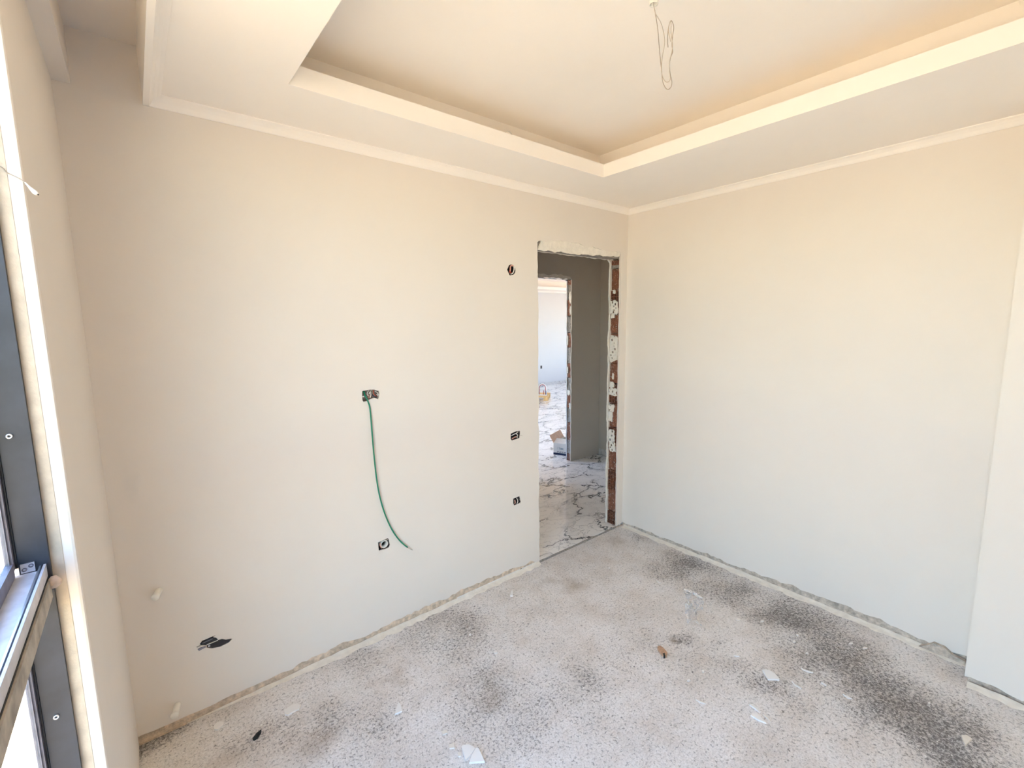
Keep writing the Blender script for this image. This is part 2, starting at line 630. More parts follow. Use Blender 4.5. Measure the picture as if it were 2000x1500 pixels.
fillet('x', -2.95, DX0, 0.006, -1, 0.012, 0.036, True)
fillet('y', -0.02, -2.04, 0.006, -1, 0.012, 0.04)
fillet('y', -2.06, YR, -0.158, -1, 0.012, 0.04)

# ------------------------------------------------------------------ back wall (with the doorway)
rnd = random.Random(5)
HOLES = {
    'jb1': [(707.3, 764.1), (709.5, 763.2), (718.4, 762), (721.4, 761.1), (731, 760.8), (737, 762.9), (740, 763.2), (741.2, 768.6), (740, 777.6),
            (738.2, 779.7), (731, 777), (721.4, 780.6), (716, 783.9), (710, 784.8), (707.9, 782.4), (707.2, 775)],
    'jb2': [(990.4, 526.9), (993.9, 518.6), (997, 516.5), (1000.3, 516.5), (1004, 519.4), (1006.7, 524.2), (1007.2, 529), (1005.6, 533.8), (1002.7, 537), (995.5, 538)],
    'jb3': [(997.5, 847), (1007.7, 842.5), (1015.6, 841.3), (1016.2, 847), (1015, 856), (1010, 857.2), (999.7, 860.6), (997.5, 857.2)],
    'jb4': [(1002.6, 974), (1015, 968.9), (1017.3, 980.8), (1015, 983), (1004.3, 987.6), (1002.6, 983)],
    'jb5': [(738.5, 1059.5), (746, 1056.2), (756.8, 1051.3), (759.2, 1052.3), (761.9, 1064.3), (759.5, 1069.1), (752, 1072.7), (744.5, 1074.2), (740, 1076), (739.1, 1068.5)],
    'slit': [(390.3, 1258.3), (394.4, 1251.6), (403.8, 1248), (421.8, 1239.9), (416.4, 1244.8), (422.7, 1245.7), (426.3, 1250), (433.5, 1248),
             (441.6, 1249.5), (453.8, 1247.5), (447, 1254.7), (430, 1263.3), (413.7, 1266.4), (403.8, 1265), (403.4, 1260.6), (392, 1260.6)],
}
HW = {k: wallpx(v) for k, v in HOLES.items()}
outer = []
outer += rag((-3.4, 0.035), (-2.6, 0.04), 0.03, 0.004, rnd)
outer += rag((-2.6, 0.04), (-1.55, 0.055), 0.022, 0.011, rnd)
outer += rag((-1.55, 0.055), (DX0 - 0.06, 0.04), 0.022, 0.010, rnd)
outer += rag((DX0 - 0.06, 0.035), (DX0 - 0.004, 0.012), 0.02, 0.004, rnd)
outer += rag((DX0, 0.012), (DX0, 2.135), 0.028, 0.006, rnd)
outer += rag((DX0 - 0.006, 2.175), (DX0 + 0.25, 2.205), 0.02, 0.008, rnd)
outer += rag((DX0 + 0.25, 2.205), (DX1 + 0.005, 2.185), 0.02, 0.008, rnd)
outer += rag((DX1, 2.17), (DX1 + 0.006, 0.02), 0.028, 0.004, rnd)
outer += rag((DX1 + 0.006, 0.015), (0.02, 0.03), 0.02, 0.004, rnd)
outer += [Vector((0.25, 0.03)), Vector((0.25, 2.80)), Vector((-3.4, 2.80))]
wall_back = sheet('wall_back', outer, list(HW.values()), lambda p: (p[0], 0.0, p[1]), (0, 0.014, 0), 'wall')
struct(wall_back, 'long cream plastered wall holding the bare doorway', 'wall')
# masonry core behind the plaster: left of the door (with a pocket behind every hole), over it, right of it
core = sheet('masonry_core', [(-3.4, 0.0), (DX0 - 0.008, 0.0), (DX0 - 0.008, DZ + 0.055), (DX1 + 0.09, DZ + 0.055), (DX1 + 0.09, 0.0), (0.25, 0.0), (0.25, 2.8), (-3.4, 2.8)],
             [[(p[0], p[1]) for p in HW[k]] for k in HW], lambda p: (p[0], 0.0145, p[1]), (0, 0.0825, 0), 'rough', wall_back)
hl = []
hl += rag((-3.4, 0.0), (DX0, 0.0), 0.2, 0.0, rnd)
hl += rag((DX0, 0.0), (DX0, 2.12), 0.028, 0.006, rnd)
hl += rag((DX0, 2.14), (DX1, 2.14), 0.028, 0.006, rnd)
hl += rag((DX1, 2.12), (DX1, 0.0), 0.026, 0.007, rnd)
hl += [Vector((DX1, 0)), Vector((0.25, 0)), Vector((0.25, 2.8)), Vector((-3.4, 2.8))]
sheet('hall_plaster', hl, [], lambda p: (p[0], 0.0972, p[1]), (0, 0.0148, 0), 'plaster', wall_back)

# rough lintel band over the doorway
bm_ = []
lo = rag((DX0 + 0.002, 2.128), (DX1 + 0.0, 2.150), 0.018, 0.007, rnd)
hi = rag((DX1 + 0.01, 2.200), (DX0 - 0.004, 2.215), 0.05, 0.0, rnd)
sheet('lintel_plaster', lo + hi, [], lambda p: (p[0], 0.004 + 0.004 * math.sin(p[0] * 31), p[1]), (0, 0.0104, 0), 'plaster', wall_back)
box('lintel_board', (DX0 + 0.002, 0.016, 2.141), (DX1 - 0.012, 0.096, 2.1895), 'mortar', wall_back)

# jamb bricks: photo rows (top, bottom pixel) -> heights on the jamb plane
JX = DX1


def jz(py, x=JX, y=0.05):
    return hit((1200, py), 0, x).z


JAMB = [('solid', 508, 518), ('mortar', 518, 524), ('solid', 524.5, 566.5), ('grid', 567, 614, 3, 4), ('solid', 615, 651.5), ('plain', 652, 710),
        ('solid', 710.5, 749), ('grid', 750, 788, 3, 3), ('solid', 789, 835.5), ('grid', 836, 880, 3, 4), ('solid', 880.5, 920), ('grid', 920.5, 960.5, 3, 4),
        ('solid', 961, 1001.5), ('grid', 1002, 1027, 3, 3)]


def hollow(name, x, y0, y1, z0, z1, ny, nz, parent, sx=1):
    b = MB()
    w = 0.0048
    for i in range(ny + 1):
        c = y0 + (y1 - y0 - w) * i / ny
        b.box((x, c, z0), (x + sx * 0.07, c + w, z1))
    for j in range(nz + 1):
        c = z0 + (z1 - z0 - w) * j / nz
        b.box((x + sx * 0.0012, y0, c), (x + sx * 0.07, y1, c + w))
    o = b.build(name, 'brick', parent)
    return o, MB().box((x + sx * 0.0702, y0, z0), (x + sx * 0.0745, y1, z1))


rnd = random.Random(8)
BY0, BY1 = 0.0165, 0.0955
for e in JAMB:
    z1, z0 = jz(e[1]), jz(e[2])
    x = JX + 0.008 + rnd.uniform(-0.002, 0.003)
    if e[0] == 'solid':
        # block with a chipped, grooved face
        n = 4
        V, F = [], []
        for i in range(n + 1):
            for j in range(5):
                zz = z0 + 0.002 + (z1 - z0 - 0.004) * i / n
                yy = BY0 + (BY1 - BY0) * j / 4
                V.append((x + rnd.uniform(-0.003, 0.003) + (0.006 if (i in (0, n) or j in (0, 4)) else 0), yy, zz))
        for i in range(n):
            for j in range(4):
                F.append((i * 5 + j, i * 5 + j + 1, i * 5 + j + 6, i * 5 + j + 5))
        m = MB()
        m.v, m.f = V, F
        m.box((x + 0.008, BY0, z0 + 0.002), (x + 0.075, BY1, z1 - 0.002))
        m.build('brick', 'brick', wall_back)
    elif e[0] == 'grid':
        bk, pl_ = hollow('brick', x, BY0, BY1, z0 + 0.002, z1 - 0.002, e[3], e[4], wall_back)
        pl_.build('brick_cell_shade', 'brick_shade', bk)  # near-black plate painted as the shade deep in the cells
    elif e[0] == 'plain':
        box('brick', (x + 0.004, BY0, z0), (x + 0.075, BY1, z1), 'brick', wall_back)
    else:
        box('mortar_joint', (x + 0.003, BY0, z0), (x + 0.07, BY1, z1), 'mortar', wall_back)
box('mortar_joint', (JX + 0.03, BY0, jz(507)), (JX + 0.075, BY1, 2.19), 'mortar', wall_back)


def patch(name, x, cy, cz, ry, rz, mat, parent, seed, sx=-1, n=18, dens=0.35, thick=0.006, holes=0):
    r = random.Random(seed)
    lp = []
    for i in range(n):
        a = 2 * math.pi * i / n
        k = 1 - dens * r.random()
        sq = max(abs(math.cos(a)), abs(math.sin(a)))
        lp.append((cy + math.cos(a) / sq * ry * k, cz + math.sin(a) / sq * rz * k))
    hs = []
    for h in range(holes):
        hy = cy + r.uniform(-0.55, 0.55) * ry
        hz = cz + rz * (-0.6 + 1.2 * h / max(1, holes - 1))
        s = 0.0045 + 0.004 * r.random()
        hs.append([(hy - s, hz - s), (hy + s * r.uniform(0.6, 1.2), hz - s * 1.1), (hy + s, hz + s), (hy - s * 0.7, hz + s * 1.3)])
    return sheet(name, lp, hs, lambda p: (x, p[0], p[1]), (-sx * thick, 0, 0), mat, parent)


yc = (BY0 + BY1) / 2
hwid = (BY1 - BY0) / 2
for k, (pa, pb, dy, ry, hl_) in enumerate([(584, 616, 0.0, 1.0, 6), (652, 712, 0.0, 1.08, 7), (757, 774, 0.0, 1.05, 3), (790, 806, 0.012, 0.75, 2), (802, 826, 0.018, 0.6, 0),
                                           (838, 866, 0.006, 0.85, 3), (862, 884, -0.006, 0.85, 4), (745, 758, 0.012, 0.6, 0), (612, 622, 0.01, 0.5, 0),
                                           (728, 742, -0.002, 0.18, 0), (566, 574, 0.0, 0.3, 0)]):
    z1, z0 = jz(pa), jz(pb)
    patch('plaster_patch', JX - 0.0015 - 0.0004 * k, yc + dy, (z0 + z1) / 2, hwid * ry, (z1 - z0) / 2, 'plaster', wall_back, 60 + k, dens=0.3, holes=hl_, thick=0.009)

# raw strip showing under the plaster
b = MB()
b.box((-3.4, 0.0085, 0.0), (DX0, 0.0144, 0.085))
b.box((DX1 + 0.004, 0.0085, 0.0), (0.0, 0.0144, 0.06))
b.box((-3.4, 0.0006, -0.2), (0.25, 0.0155, -0.0002))
b.build('raw_base_strip', 'rough', wall_back)

# ------------------------------------------------------------------ right wall and its pier
rnd = random.Random(21)
o2 = rag((0.10, 0.03), (-0.6, 0.035), 0.022, 0.006, rnd) + rag((-0.6, 0.035), (-1.5, 0.055), 0.022, 0.010, rnd) + rag((-1.5, 0.055), (-2.2, 0.035), 0.022, 0.010, rnd)
o2 += [Vector((YR - 0.1, 0.035)), Vector((YR - 0.1, 2.8)), Vector((0.10, 2.8))]
o2 = [Vector((min(p.x, -0.0002) if p.x > -0.0002 else p.x, p.y)) for p in o2]
wall_right = sheet('wall_right', o2, [], lambda p: (0.0, p[0], p[1]), (0.014, 0, 0), 'wall')
struct(wall_right, 'plain cream wall meeting the doorway wall in the corner', 'wall')
box('masonry_core', (0.0145, YR - 0.1, 0.0), (0.2, -0.0002, 2.8), 'rough_b', wall_right)
box('raw_base_strip', (0.0075, -2.06, 0.0), (0.0144, -0.001, 0.09), 'rough_b', wall_right)
# broken skirt of render near the pier
rnd = random.Random(4)
pts = [(-1.86, 0.0), (-2.035, 0.0), (-2.035, 0.022), (-1.99, 0.028), (-1.96, 0.05), (-1.92, 0.052), (-1.89, 0.02)]
MB().prism([(0.0, p[0], p[1]) for p in pts], (-0.02, 0, 0)).build('broken_render_piece', 'rough_b', wall_right)

o3 = rag((-2.048, 0.03), (YR, 0.05), 0.022, 0.008, rnd) + [Vector((YR, 0.05)), Vector((YR, 2.8)), Vector((-2.048, 2.8))]
pier = sheet('wall_right_pier', o3, [], lambda p: (-0.163, p[0], p[1]), (0.02, 0, 0), 'wall')
struct(pier, 'shallow cream pier standing proud of the side wall', 'wall')
box('pier_core', (-0.1425, YR, 0.0), (-0.0005, -2.058, 2.8), 'rough_b', pier)
box('pier_side', (-0.1428, -2.0575, 0.045), (-0.0005, -2.048, 2.8), 'wall', pier)

# ------------------------------------------------------------------ wall behind the camera
struct(box('wall_front', (XO, YR - 0.2, 0.0), (0.2, YR, 2.8), 'wall'), 'cream wall behind the photographer', 'wall')

# ------------------------------------------------------------------ window wall
WY0, WY1, WZ0, WZ1 = -0.925, -2.50, 0.08, 2.44
wall_left = struct(empty('wall_left'), 'cream wall with the tall window', 'wall')
rb = MB()
# far part with a softly rounded corner at the reveal
prof = [(XC, 0.0), (XC, WY0 + 0.006), (XC - 0.002, WY0 + 0.0018), (XC - 0.006, WY0), (XO, WY0), (XO, 0.0)]
rb.prism([(x, y, 0.0) for x, y in prof], (0, 0, 2.48))
rb.build('wall_panel', 'wall', wall_left)
box('wall_panel', (XO, YR, 0.0), (XC, WY1, 2.48), 'wall', wall_left)
box('wall_sill', (XO, WY1, 0.0), (XC, WY0, WZ0), 'wall', wall_left)
box('wall_lintel', (XO, WY1, WZ1), (XC, WY0, 2.48), 'wall', wall_left)
box('beam', (XO, YR, 2.48), (-3.06, 0.0, 2.8), 'wall', wall_left)

# ------------------------------------------------------------------ ceiling
struct(box('ceiling', (XO, YR - 0.2, ZU), (0.2, 0.12, 2.95), 'ceil'), 'raised middle of the white ceiling', 'ceiling')
TX0, TX1, TY0, TY1 = -2.475, -0.775, -0.40, -3.15   # opening of the tray
DXE = -2.872                                          # outer edge over the window side
FH, FT, CD = 0.072, 0.018, 0.20                       # fascia height, thickness, cove depth
brd = empty('ceiling_border')
struct(brd, 'dropped white plasterboard border around the raised ceiling', 'ceiling')
b = MB()
X0_, X1_, Y0_, Y1_ = TX0 - FT, TX1 + FT, TY0 + FT, TY1 - FT
for a, c in (((DXE + 0.012, Y0_, ZD), (0, 0, ZD + 0.012)), ((DXE + 0.012, YR, ZD), (0, Y1_, ZD + 0.012)),
             ((DXE + 0.012, Y1_, ZD), (X0_, Y0_, ZD + 0.012)), ((X1_, Y1_, ZD), (0, Y0_, ZD + 0.012))):
    b.box(a, c)
b.build('border_panel', 'ceil', brd)
# upstand around the opening
b = MB()
b.box((TX0 - FT, TY0, ZD + 0.0), (TX1 + FT, TY0 + FT, ZD + FH))
b.box((TX0 - FT, TY1 - FT, ZD), (TX1 + FT, TY1, ZD + FH))
b.box((TX0 - FT, TY1, ZD), (TX0, TY0, ZD + FH))
b.box((TX1, TY1, ZD), (TX1 + FT, TY0, ZD + FH))
b.build('fascia', 'ceil', brd)
# back of the light cove
b = MB()
b.box((TX0 - CD - 0.02, TY0 + CD, ZD + 0.012), (TX1 + CD + 0.02, TY0 + CD + 0.015, ZU))
b.box((TX0 - CD - 0.02, TY1 - CD - 0.015, ZD + 0.012), (TX1 + CD + 0.02, TY1 - CD, ZU))
b.box((TX0 - CD - 0.015, TY1 - CD, ZD + 0.012), (TX0 - CD, TY0 + CD, ZU))
b.box((TX1 + CD, TY1 - CD, ZD + 0.012), (TX1 + CD + 0.015, TY0 + CD, ZU))
b.build('cove_back', 'ceil', brd)
# lower slab over the curtain gap
box('gap_panel', (-3.06, YR, 2.66), (DXE, 0.0, ZU), 'wall', brd)
# outer upstand towards the curtain gap
box('edge_board', (DXE, YR, ZC), (DXE + 0.012, 0.0, ZU), 'ceil', brd)


def cornice(name, axis, a, b, fixed, sgn, label):
    """small coved moulding; axis runs along the wall"""
    prof = [(0.0, ZC), (0.006, ZC), (0.010, ZC + 0.004), (0.018, ZC + 0.016), (0.030, ZC + 0.026), (0.039, ZC + 0.030), (0.043, ZC + 0.032), (0.043, ZD), (0.0, ZD)]
    pts = [((a, fixed + sgn * d, z) if axis == 'x' else (fixed + sgn * d, a, z)) for d, z in prof]
    off = (b - a, 0, 0) if axis == 'x' else (0, b - a, 0)
    return struct(MB().prism(pts, off).build(name, 'ceil'), label, 'cornice')


cornice('trim_1', 'x', DXE + 0.012, 0.0, 0.0, -1, 'white cornice above the doorway wall')
cornice('trim_2', 'y', YR, 0.0, 0.0, -1, 'white cornice above the plain side wall')
cornice('trim_3', 'y', YR, 0.0, DXE + 0.012, 1, 'white cornice along the curtain gap edge')

cornice('trim_5', 'y', YR, -2.048, -0.163, -1, 'white cornice above the shallow pier')

# ------------------------------------------------------------------ window
win = struct(empty('window_1'), 'anthracite aluminium window with a transom beside the photographer', 'window')
FX0, FX1 = -3.192, -3.147
# jamb: inner flat, outer lip, room-side lip
b = MB()
b.box((FX1 - 0.014, WY0 - 0.012, WZ0), (FX1, WY0 - 0.0002, WZ1))
b.build('jamb_lip', 'alu', win)
b = MB()
b.box((FX0, WY0 - 0.007, WZ0), (FX1 - 0.0145, WY0 - 0.0002, WZ1))
b.build('jamb_profile', 'alu', win)
for (z0, z1) in ((WZ0, 1.12), (1.19, WZ1)):
    box('gasket_strip', (FX0 - 0.0035, WY0 - 0.010, z0), (FX0 - 0.0002, WY0 - 0.0002, z1), 'gasket', win)
    b = MB()
    b.box((FX0 - 0.0150, WY0 - 0.020, z0), (FX0 - 0.0038, WY0 - 0.0002, z1))
    b.box((FX0 - 0.0128, WY0 - 0.026, z0), (FX0 - 0.0078, WY0 - 0.020, z1))
    b.build('sash_stile', 'alu_edge', win)
box('reveal_strip', (FX1 + 0.0002, WY0 - 0.0012, WZ0), (-3.128, WY0 - 0.0001, WZ1), 'raw_plaster', win)
# near jamb
box('jamb_profile', (FX0, WY1 + 0.0002, WZ0), (FX1, WY1 + 0.012, WZ1), 'alu', win)
box('head_profile', (FX0, WY1 + 0.012, WZ1 - 0.012), (FX1, WY0 - 0.012, WZ1 - 0.0002), 'alu', win)
box('sill_profile', (FX0, WY1 + 0.012, WZ0 + 0.0002), (FX1, WY0 - 0.012, WZ0 + 0.03), 'alu', win)
# transom: body, dusty face, twin top lips
tr = box('transom', (FX0 - 0.012, WY1 + 0.0125, 1.122), (FX1 - 0.012, WY0 - 0.0125, 1.176), 'alu_sky', win)
box('transom_lip', (FX1 - 0.0155, WY1 + 0.0125, 1.176), (FX1 - 0.0125, WY0 - 0.0125, 1.186), 'silver', tr)
box('transom_lip', (FX1 - 0.0095, WY1 + 0.0125, 1.160), (FX1 - 0.0055, WY0 - 0.0125, 1.187), 'alu_sky', tr)
box('transom_face', (FX1 - 0.0118, WY1 + 0.0125, 1.120), (FX1 - 0.001, WY0 - 0.028, 1.157), 'dust', tr)
box('transom_groove', (FX1 - 0.012, WY1 + 0.0125, 1.157), (FX1 - 0.0045, WY0 - 0.0125, 1.161), 'gasket', tr)
# bottom rail of the upper sash, top rail of the lower sash
box('sash_rail', (FX0 - 0.0150, WY1 + 0.03, 1.1765), (FX0 - 0.0038, WY0 - 0.0205, 1.205), 'alu_edge', win)
box('sash_rail', (FX0 - 0.0150, WY1 + 0.03, 1.100), (FX0 - 0.0038, WY0 - 0.0205, 1.1215), 'alu_edge', win)
box('glass_pane', (FX0 - 0.0120, WY1 + 0.03, 1.2), (FX0 - 0.0085, WY0 - 0.0265, WZ1 - 0.02), 'pane', win)
box('glass_pane', (FX0 - 0.0120, WY1 + 0.03, WZ0 + 0.02), (FX0 - 0.0085, WY0 - 0.0265, 1.105), 'pane', win)
# small bracket with two screw eyes on the transom end
br = box('corner_bracket', (FX1 - 0.042, WY0 - 0.0105, 1.177), (FX1 - 0.022, WY0 - 0.0075, 1.196), 'silver', win)
for q in (0, 1):
    MB().ring((FX1 - 0.037 + 0.010 * q, WY0 - 0.0108, 1.184 + 0.006 * q), (0, -1, 0), 0.004, 0.0022, 0.0015, 12).build('screw_ring', 'alu_edge', br)
for px in ((18, 852), (110, 1400)):
    p = hit(px, 1, WY0 - 0.0072)
    s = MB().ring((p.x, p.y, p.z), (0, -1, 0), 0.0052, 0.0022, 0.0022, 14).build('screw', 'silver', win, True)
# foam plug where the transom meets the jamb
rnd = random.Random(3)
p = Vector((FX1 + 0.003, WY0 - 0.024, 1.148))
V, F = [], []
seg = 10
for i in range(6):
    a = math.pi * i / 5
    for s in range(seg):
        an = 2 * math.pi * s / seg
        k = rnd.uniform(0.85, 1.15)
        V.append((p.x + 0.012 * math.sin(a) * math.cos(an) * k, p.y + 0.016 * math.cos(a), p.z + 0.013 * math.sin(a) * math.sin(an) * k))
for i in range(5):
    for s in range(seg):
        F.append((i * seg + s, i * seg + (s + 1) % seg, (i + 1) * seg + (s + 1) % seg, (i + 1) * seg + s))
link('foam_plug', V, F, 'foam', tr, True)

# ------------------------------------------------------------------ hall behind the doorway
XL = -1.6
fh = struct(box('floor_hall', (XL, 0.016, -0.3), (HX + 0.2, 1.60, 0.004), 'mortar'), 'veined white marble hall floor', 'floor')
fl = struct(box('floor_living', (-0.6, 1.6005, -0.3), (7.6, LY + 0.2, 0.004), 'mortar'), 'veined white marble living room floor', 'floor')
rnd = random.Random(17)


def tiles(parent, x0, x1, y0, y1, tx, ty, ox, oy):
    i = 0
    n = 0
    xs = ox
    while xs < x1:
        ys = oy
        while ys < y1:
            a0, a1 = max(xs, x0), min(xs + tx, x1)
            c0, c1 = max(ys, y0), min(ys + ty, y1)
            if a1 - a0 > 0.02 and c1 - c0 > 0.02:
                box('marble_tile', (a0 + 0.0006, c0 + 0.0006, 0.0041), (a1 - 0.0006, c1 - 0.0006, ZM), 'marble' if (n % 2 == 0) else 'marble_b', parent)
                n += 1
            ys += ty
        xs += tx
        n += 1


tiles(fh, XL, HX, 0.006, 1.60, 1.2, 1.2, -1.98, -0.32)
rnd = random.Random(2)
te = rag((DX0, 0.0135), (DX1, 0.0135), 0.03, 0.0025, rnd) + [Vector((DX1, 0.0135)), Vector((DX1, 0.0)), Vector((DX0, 0.0))]
sheet('threshold_grout', te, [], lambda p: (p[0], 0.0008, p[1]), (0, 0.0046, 0), 'mortar', fh)
tiles(fl, -0.6, 7.6, 1.601, LY, 1.2, 1.2, -0.78, 2.08 - 1.2)

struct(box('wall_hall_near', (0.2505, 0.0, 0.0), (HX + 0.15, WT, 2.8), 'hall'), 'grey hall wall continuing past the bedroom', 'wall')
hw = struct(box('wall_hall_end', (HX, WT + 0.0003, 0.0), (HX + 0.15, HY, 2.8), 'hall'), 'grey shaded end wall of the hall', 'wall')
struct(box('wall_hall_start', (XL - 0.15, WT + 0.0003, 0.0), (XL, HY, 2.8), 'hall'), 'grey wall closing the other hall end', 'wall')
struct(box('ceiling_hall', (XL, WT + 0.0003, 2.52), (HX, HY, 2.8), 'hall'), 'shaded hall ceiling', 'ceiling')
MB().box((HX - 0.008, WT + 0.01, ZM), (HX, HY - 0.01, ZM + 0.07)).build('baseboard', 'skirt', hw)

# wall between hall and living room, with a second bare doorway
EX0, EX1, EZ = 0.05, 0.945, 2.155
ET = 0.085
rnd = random.Random(31)
lo = []
lo += [Vector((-1.75, 0.0)), Vector((EX0, 0.0))]
lo += rag((EX0, 0.02), (EX0, 2.15), 0.03, 0.005, rnd)
lo += rag((EX0, 2.19), (EX1, 2.195), 0.025, 0.01, rnd)
lo += rag((EX1, 2.15), (EX1, 0.02), 0.03, 0.007, rnd)
lo += [Vector((EX1, 0.0)), Vector((7.6, 0.0)), Vector((7.6, 2.8)), Vector((-1.75, 2.8))]
wall_hf = sheet('wall_hall_far', lo, [], lambda p: (p[0], HY, p[1]), (0, 0.012, 0), 'hall')
struct(wall_hf, 'grey hall wall with the second bare doorway', 'wall')
sheet('masonry_core', [(-1.75, 0.0), (EX0 - 0.01, 0.0), (EX0 - 0.01, EZ + 0.05), (EX1 + 0.06, EZ + 0.05), (EX1 + 0.06, 0.0), (7.6, 0.0), (7.6, 2.8), (-1.75, 2.8)], [],
      lambda p: (p[0], HY + 0.0124, p[1]), (0, ET - 0.025, 0), 'mortar', wall_hf)
lo2 = [Vector((-1.75, 0.0)), Vector((EX0, 0.0))] + rag((EX0, 0.02), (EX0, 2.15), 0.03, 0.005, rnd)
lo2 += rag((EX0, EZ), (EX1, EZ), 0.03, 0.005, rnd) + rag((EX1, 2.14), (EX1, 0.02), 0.03, 0.006, rnd)
lo2 += [Vector((EX1, 0.0)), Vector((7.6, 0.0)), Vector((7.6, 2.8)), Vector((-1.75, 2.8))]
sheet('living_plaster', lo2, [], lambda p: (p[0], HY + ET - 0.0122, p[1]), (0, 0.0122, 0), 'white', wall_hf)
lb = rag((EX0, EZ - 0.002), (EX1, EZ + 0.002), 0.02, 0.008, rnd) + [Vector((EX1, EZ + 0.05)), Vector((EX0, EZ + 0.05))]
sheet('lintel_plaster', lb, [], lambda p: (p[0], HY + 0.003, p[1]), (0, ET - 0.02, 0), 'plaster', wall_hf)


def jz2(py):
    return hit((1112, py), 0, EX1).z


J2 = [('brick', 547, 556), ('mortar', 556, 586), ('brick', 586, 617), ('mortar', 618, 649), ('brick', 650, 679), ('mortar', 679, 710), ('brick', 710, 738),
      ('mortar', 738, 772), ('brick', 772, 797), ('mortar', 798, 825), ('brick', 826, 860), ('mortar', 860, 887), ('brick', 887, 902)]
for i, (k, a, c) in enumerate(J2):
    z1, z0 = jz2(a), max(0.016, jz2(c))
    x = EX1 + 0.006 + (0.004 if k == 'mortar' else 0) + rnd.uniform(-0.002, 0.002)
    V, F = [], []
    for ii in range(4):
        for jj in range(4):
            V.append((x + rnd.uniform(-0.004, 0.004), HY + 0.0128 + (ET - 0.0258) * jj / 3, z0 + 0.002 + (z1 - z0 - 0.004) * ii / 3))
    for ii in range(3):
        for jj in range(3):
            F.append((ii * 4 + jj, ii * 4 + jj + 1, ii * 4 + jj + 5, ii * 4 + jj + 4))
    m = MB()
    m.v, m.f = V, F
    m.box((x + 0.006, HY + 0.0128, z0 + 0.001), (EX1 + 0.0595, HY + ET - 0.013, z1 - 0.001))
    m.build('brick' if k == 'brick' else 'mortar_joint', k, wall_hf)
for k, (pa, pb, dy, ry) in enumerate([(568, 594, -0.014, 0.45), (596, 616, -0.02, 0.3), (760, 773, 0.0, 0.9), (655, 676, 0.02, 0.25), (786, 800, -0.02, 0.3), (716, 730, 0.018, 0.25)]):
    z1, z0 = jz2(pa), jz2(pb)
    patch('plaster_patch', EX1 - 0.001 - 0.0004 * k, HY + ET / 2 + dy, (z0 + z1) / 2, ET / 2 * 0.75 * ry, (z1 - z0) / 2, 'plaster', wall_hf, 90 + k, thick=0.01)

# ------------------------------------------------------------------ living room beyond
LYR = HY + ET + 0.001
wb = struct(box('wall_living_back', (-0.8, LY, 0.0), (7.8, LY + 0.2, 2.95), 'white'), 'far white wall of the bright living room', 'wall')


def wall_with_opening(name, x0, x1, label):
    r = struct(empty(name), label, 'wall')
    ya, yb, za, zb = 2.6, 5.4, 0.6, 2.3
    box('wall_panel', (x0, LYR, 0.0), (x1, ya, 2.95), 'white', r)
    box('wall_panel', (x0, yb, 0.0), (x1, LY - 0.0005, 2.95), 'white', r)
    box('wall_sill', (x0, ya, 0.0), (x1, yb, za), 'white', r)
    box('wall_lintel', (x0, ya, zb), (x1, yb, 2.95), 'white', r)
    return r


wall_with_opening('wall_living_left', -0.8, -0.6, 'living room wall with a wide window opening')
wall_with_opening('wall_living_right', 7.6, 7.8, 'opposite living room wall with a wide window opening')
struct(box('ceiling_living', (-0.6, LYR, ZU), (7.6, LY - 0.0005, 2.95), 'ceil'), 'white living room ceiling', 'ceiling')
lb_ = struct(empty('ceiling_living_border'), 'dropped white border along the living room ceiling', 'ceiling')
box('border_panel', (-0.6, LY - 0.45, ZD), (7.6, LY - 0.0005, ZD + 0.012), 'ceil', lb_)
box('fascia', (-0.6, LY - 0.468, ZD), (7.6, LY - 0.4505, ZD + 0.07), 'ceil', lb_)
box('cove_back', (-0.6, LY - 0.33, ZD + 0.0125), (7.6, LY - 0.315, ZU - 0.0005), 'ceil', lb_)
cornice('trim_4', 'x', -0.6, 7.6, LY - 0.0005, -1, 'white cornice above the far living room wall')
struct(box('baseboard_back', (-0.6, LY - 0.012, ZM), (7.6, LY - 0.0005, ZM + 0.075), 'skirt'), 'veined marble skirting along the far living room wall', 'baseboard')

# ------------------------------------------------------------------ junction boxes in the wall


def spline(pts, n=6):
    pts = [Vector(p) for p in pts]
    out = []
    for i in range(len(pts) - 1):
        p0, p1, p2, p3 = pts[max(i - 1, 0)], pts[i], pts[i + 1], pts[min(i + 2, len(pts) - 1)]
        for k in range(n):
            t = k / n
            out.append(0.5 * ((2 * p1) + (-p0 + p2) * t + (2 * p0 - 5 * p1 + 4 * p2 - p3) * t * t + (-p0 + 3 * p1 - 3 * p2 + p3) * t ** 3))
    out.append(pts[-1])
    return out


def wpx(px, y):
    return hit(px, 1, y)


def cup(name, loop, mat, parent, depth=0.05, inset=0.0):
    """open box shell lining a hole in the wall"""
    cx = sum(p[0] for p in loop) / len(loop)
    cz = sum(p[1] for p in loop) / len(loop)
    n = len(loop)

    def sc(p, k):
        return (cx + (p[0] - cx) * k, cz + (p[1] - cz) * k)
    V = [(*sc(p, 0.985)[:1], 0.004, sc(p, 0.985)[1]) for p in loop]
    V += [(sc(p, 0.985)[0], depth, sc(p, 0.985)[1]) for p in loop]
    V += [(sc(p, 0.90)[0], depth - 0.003, sc(p, 0.90)[1]) for p in loop]
    V += [(sc(p, 0.93)[0], 0.004, sc(p, 0.93)[1]) for p in loop]
    F = []
    for a, c in ((0, 1), (2, 3), (3, 0)):
        for i in range(n):
            F.append((a * n + i, a * n + (i + 1) % n, c * n + (i + 1) % n, c * n + i))
    F.append(tuple(n + i for i in range(n)))
    F.append(tuple(2 * n + i for i in range(n)))
    return link(name, V, F, mat, parent)


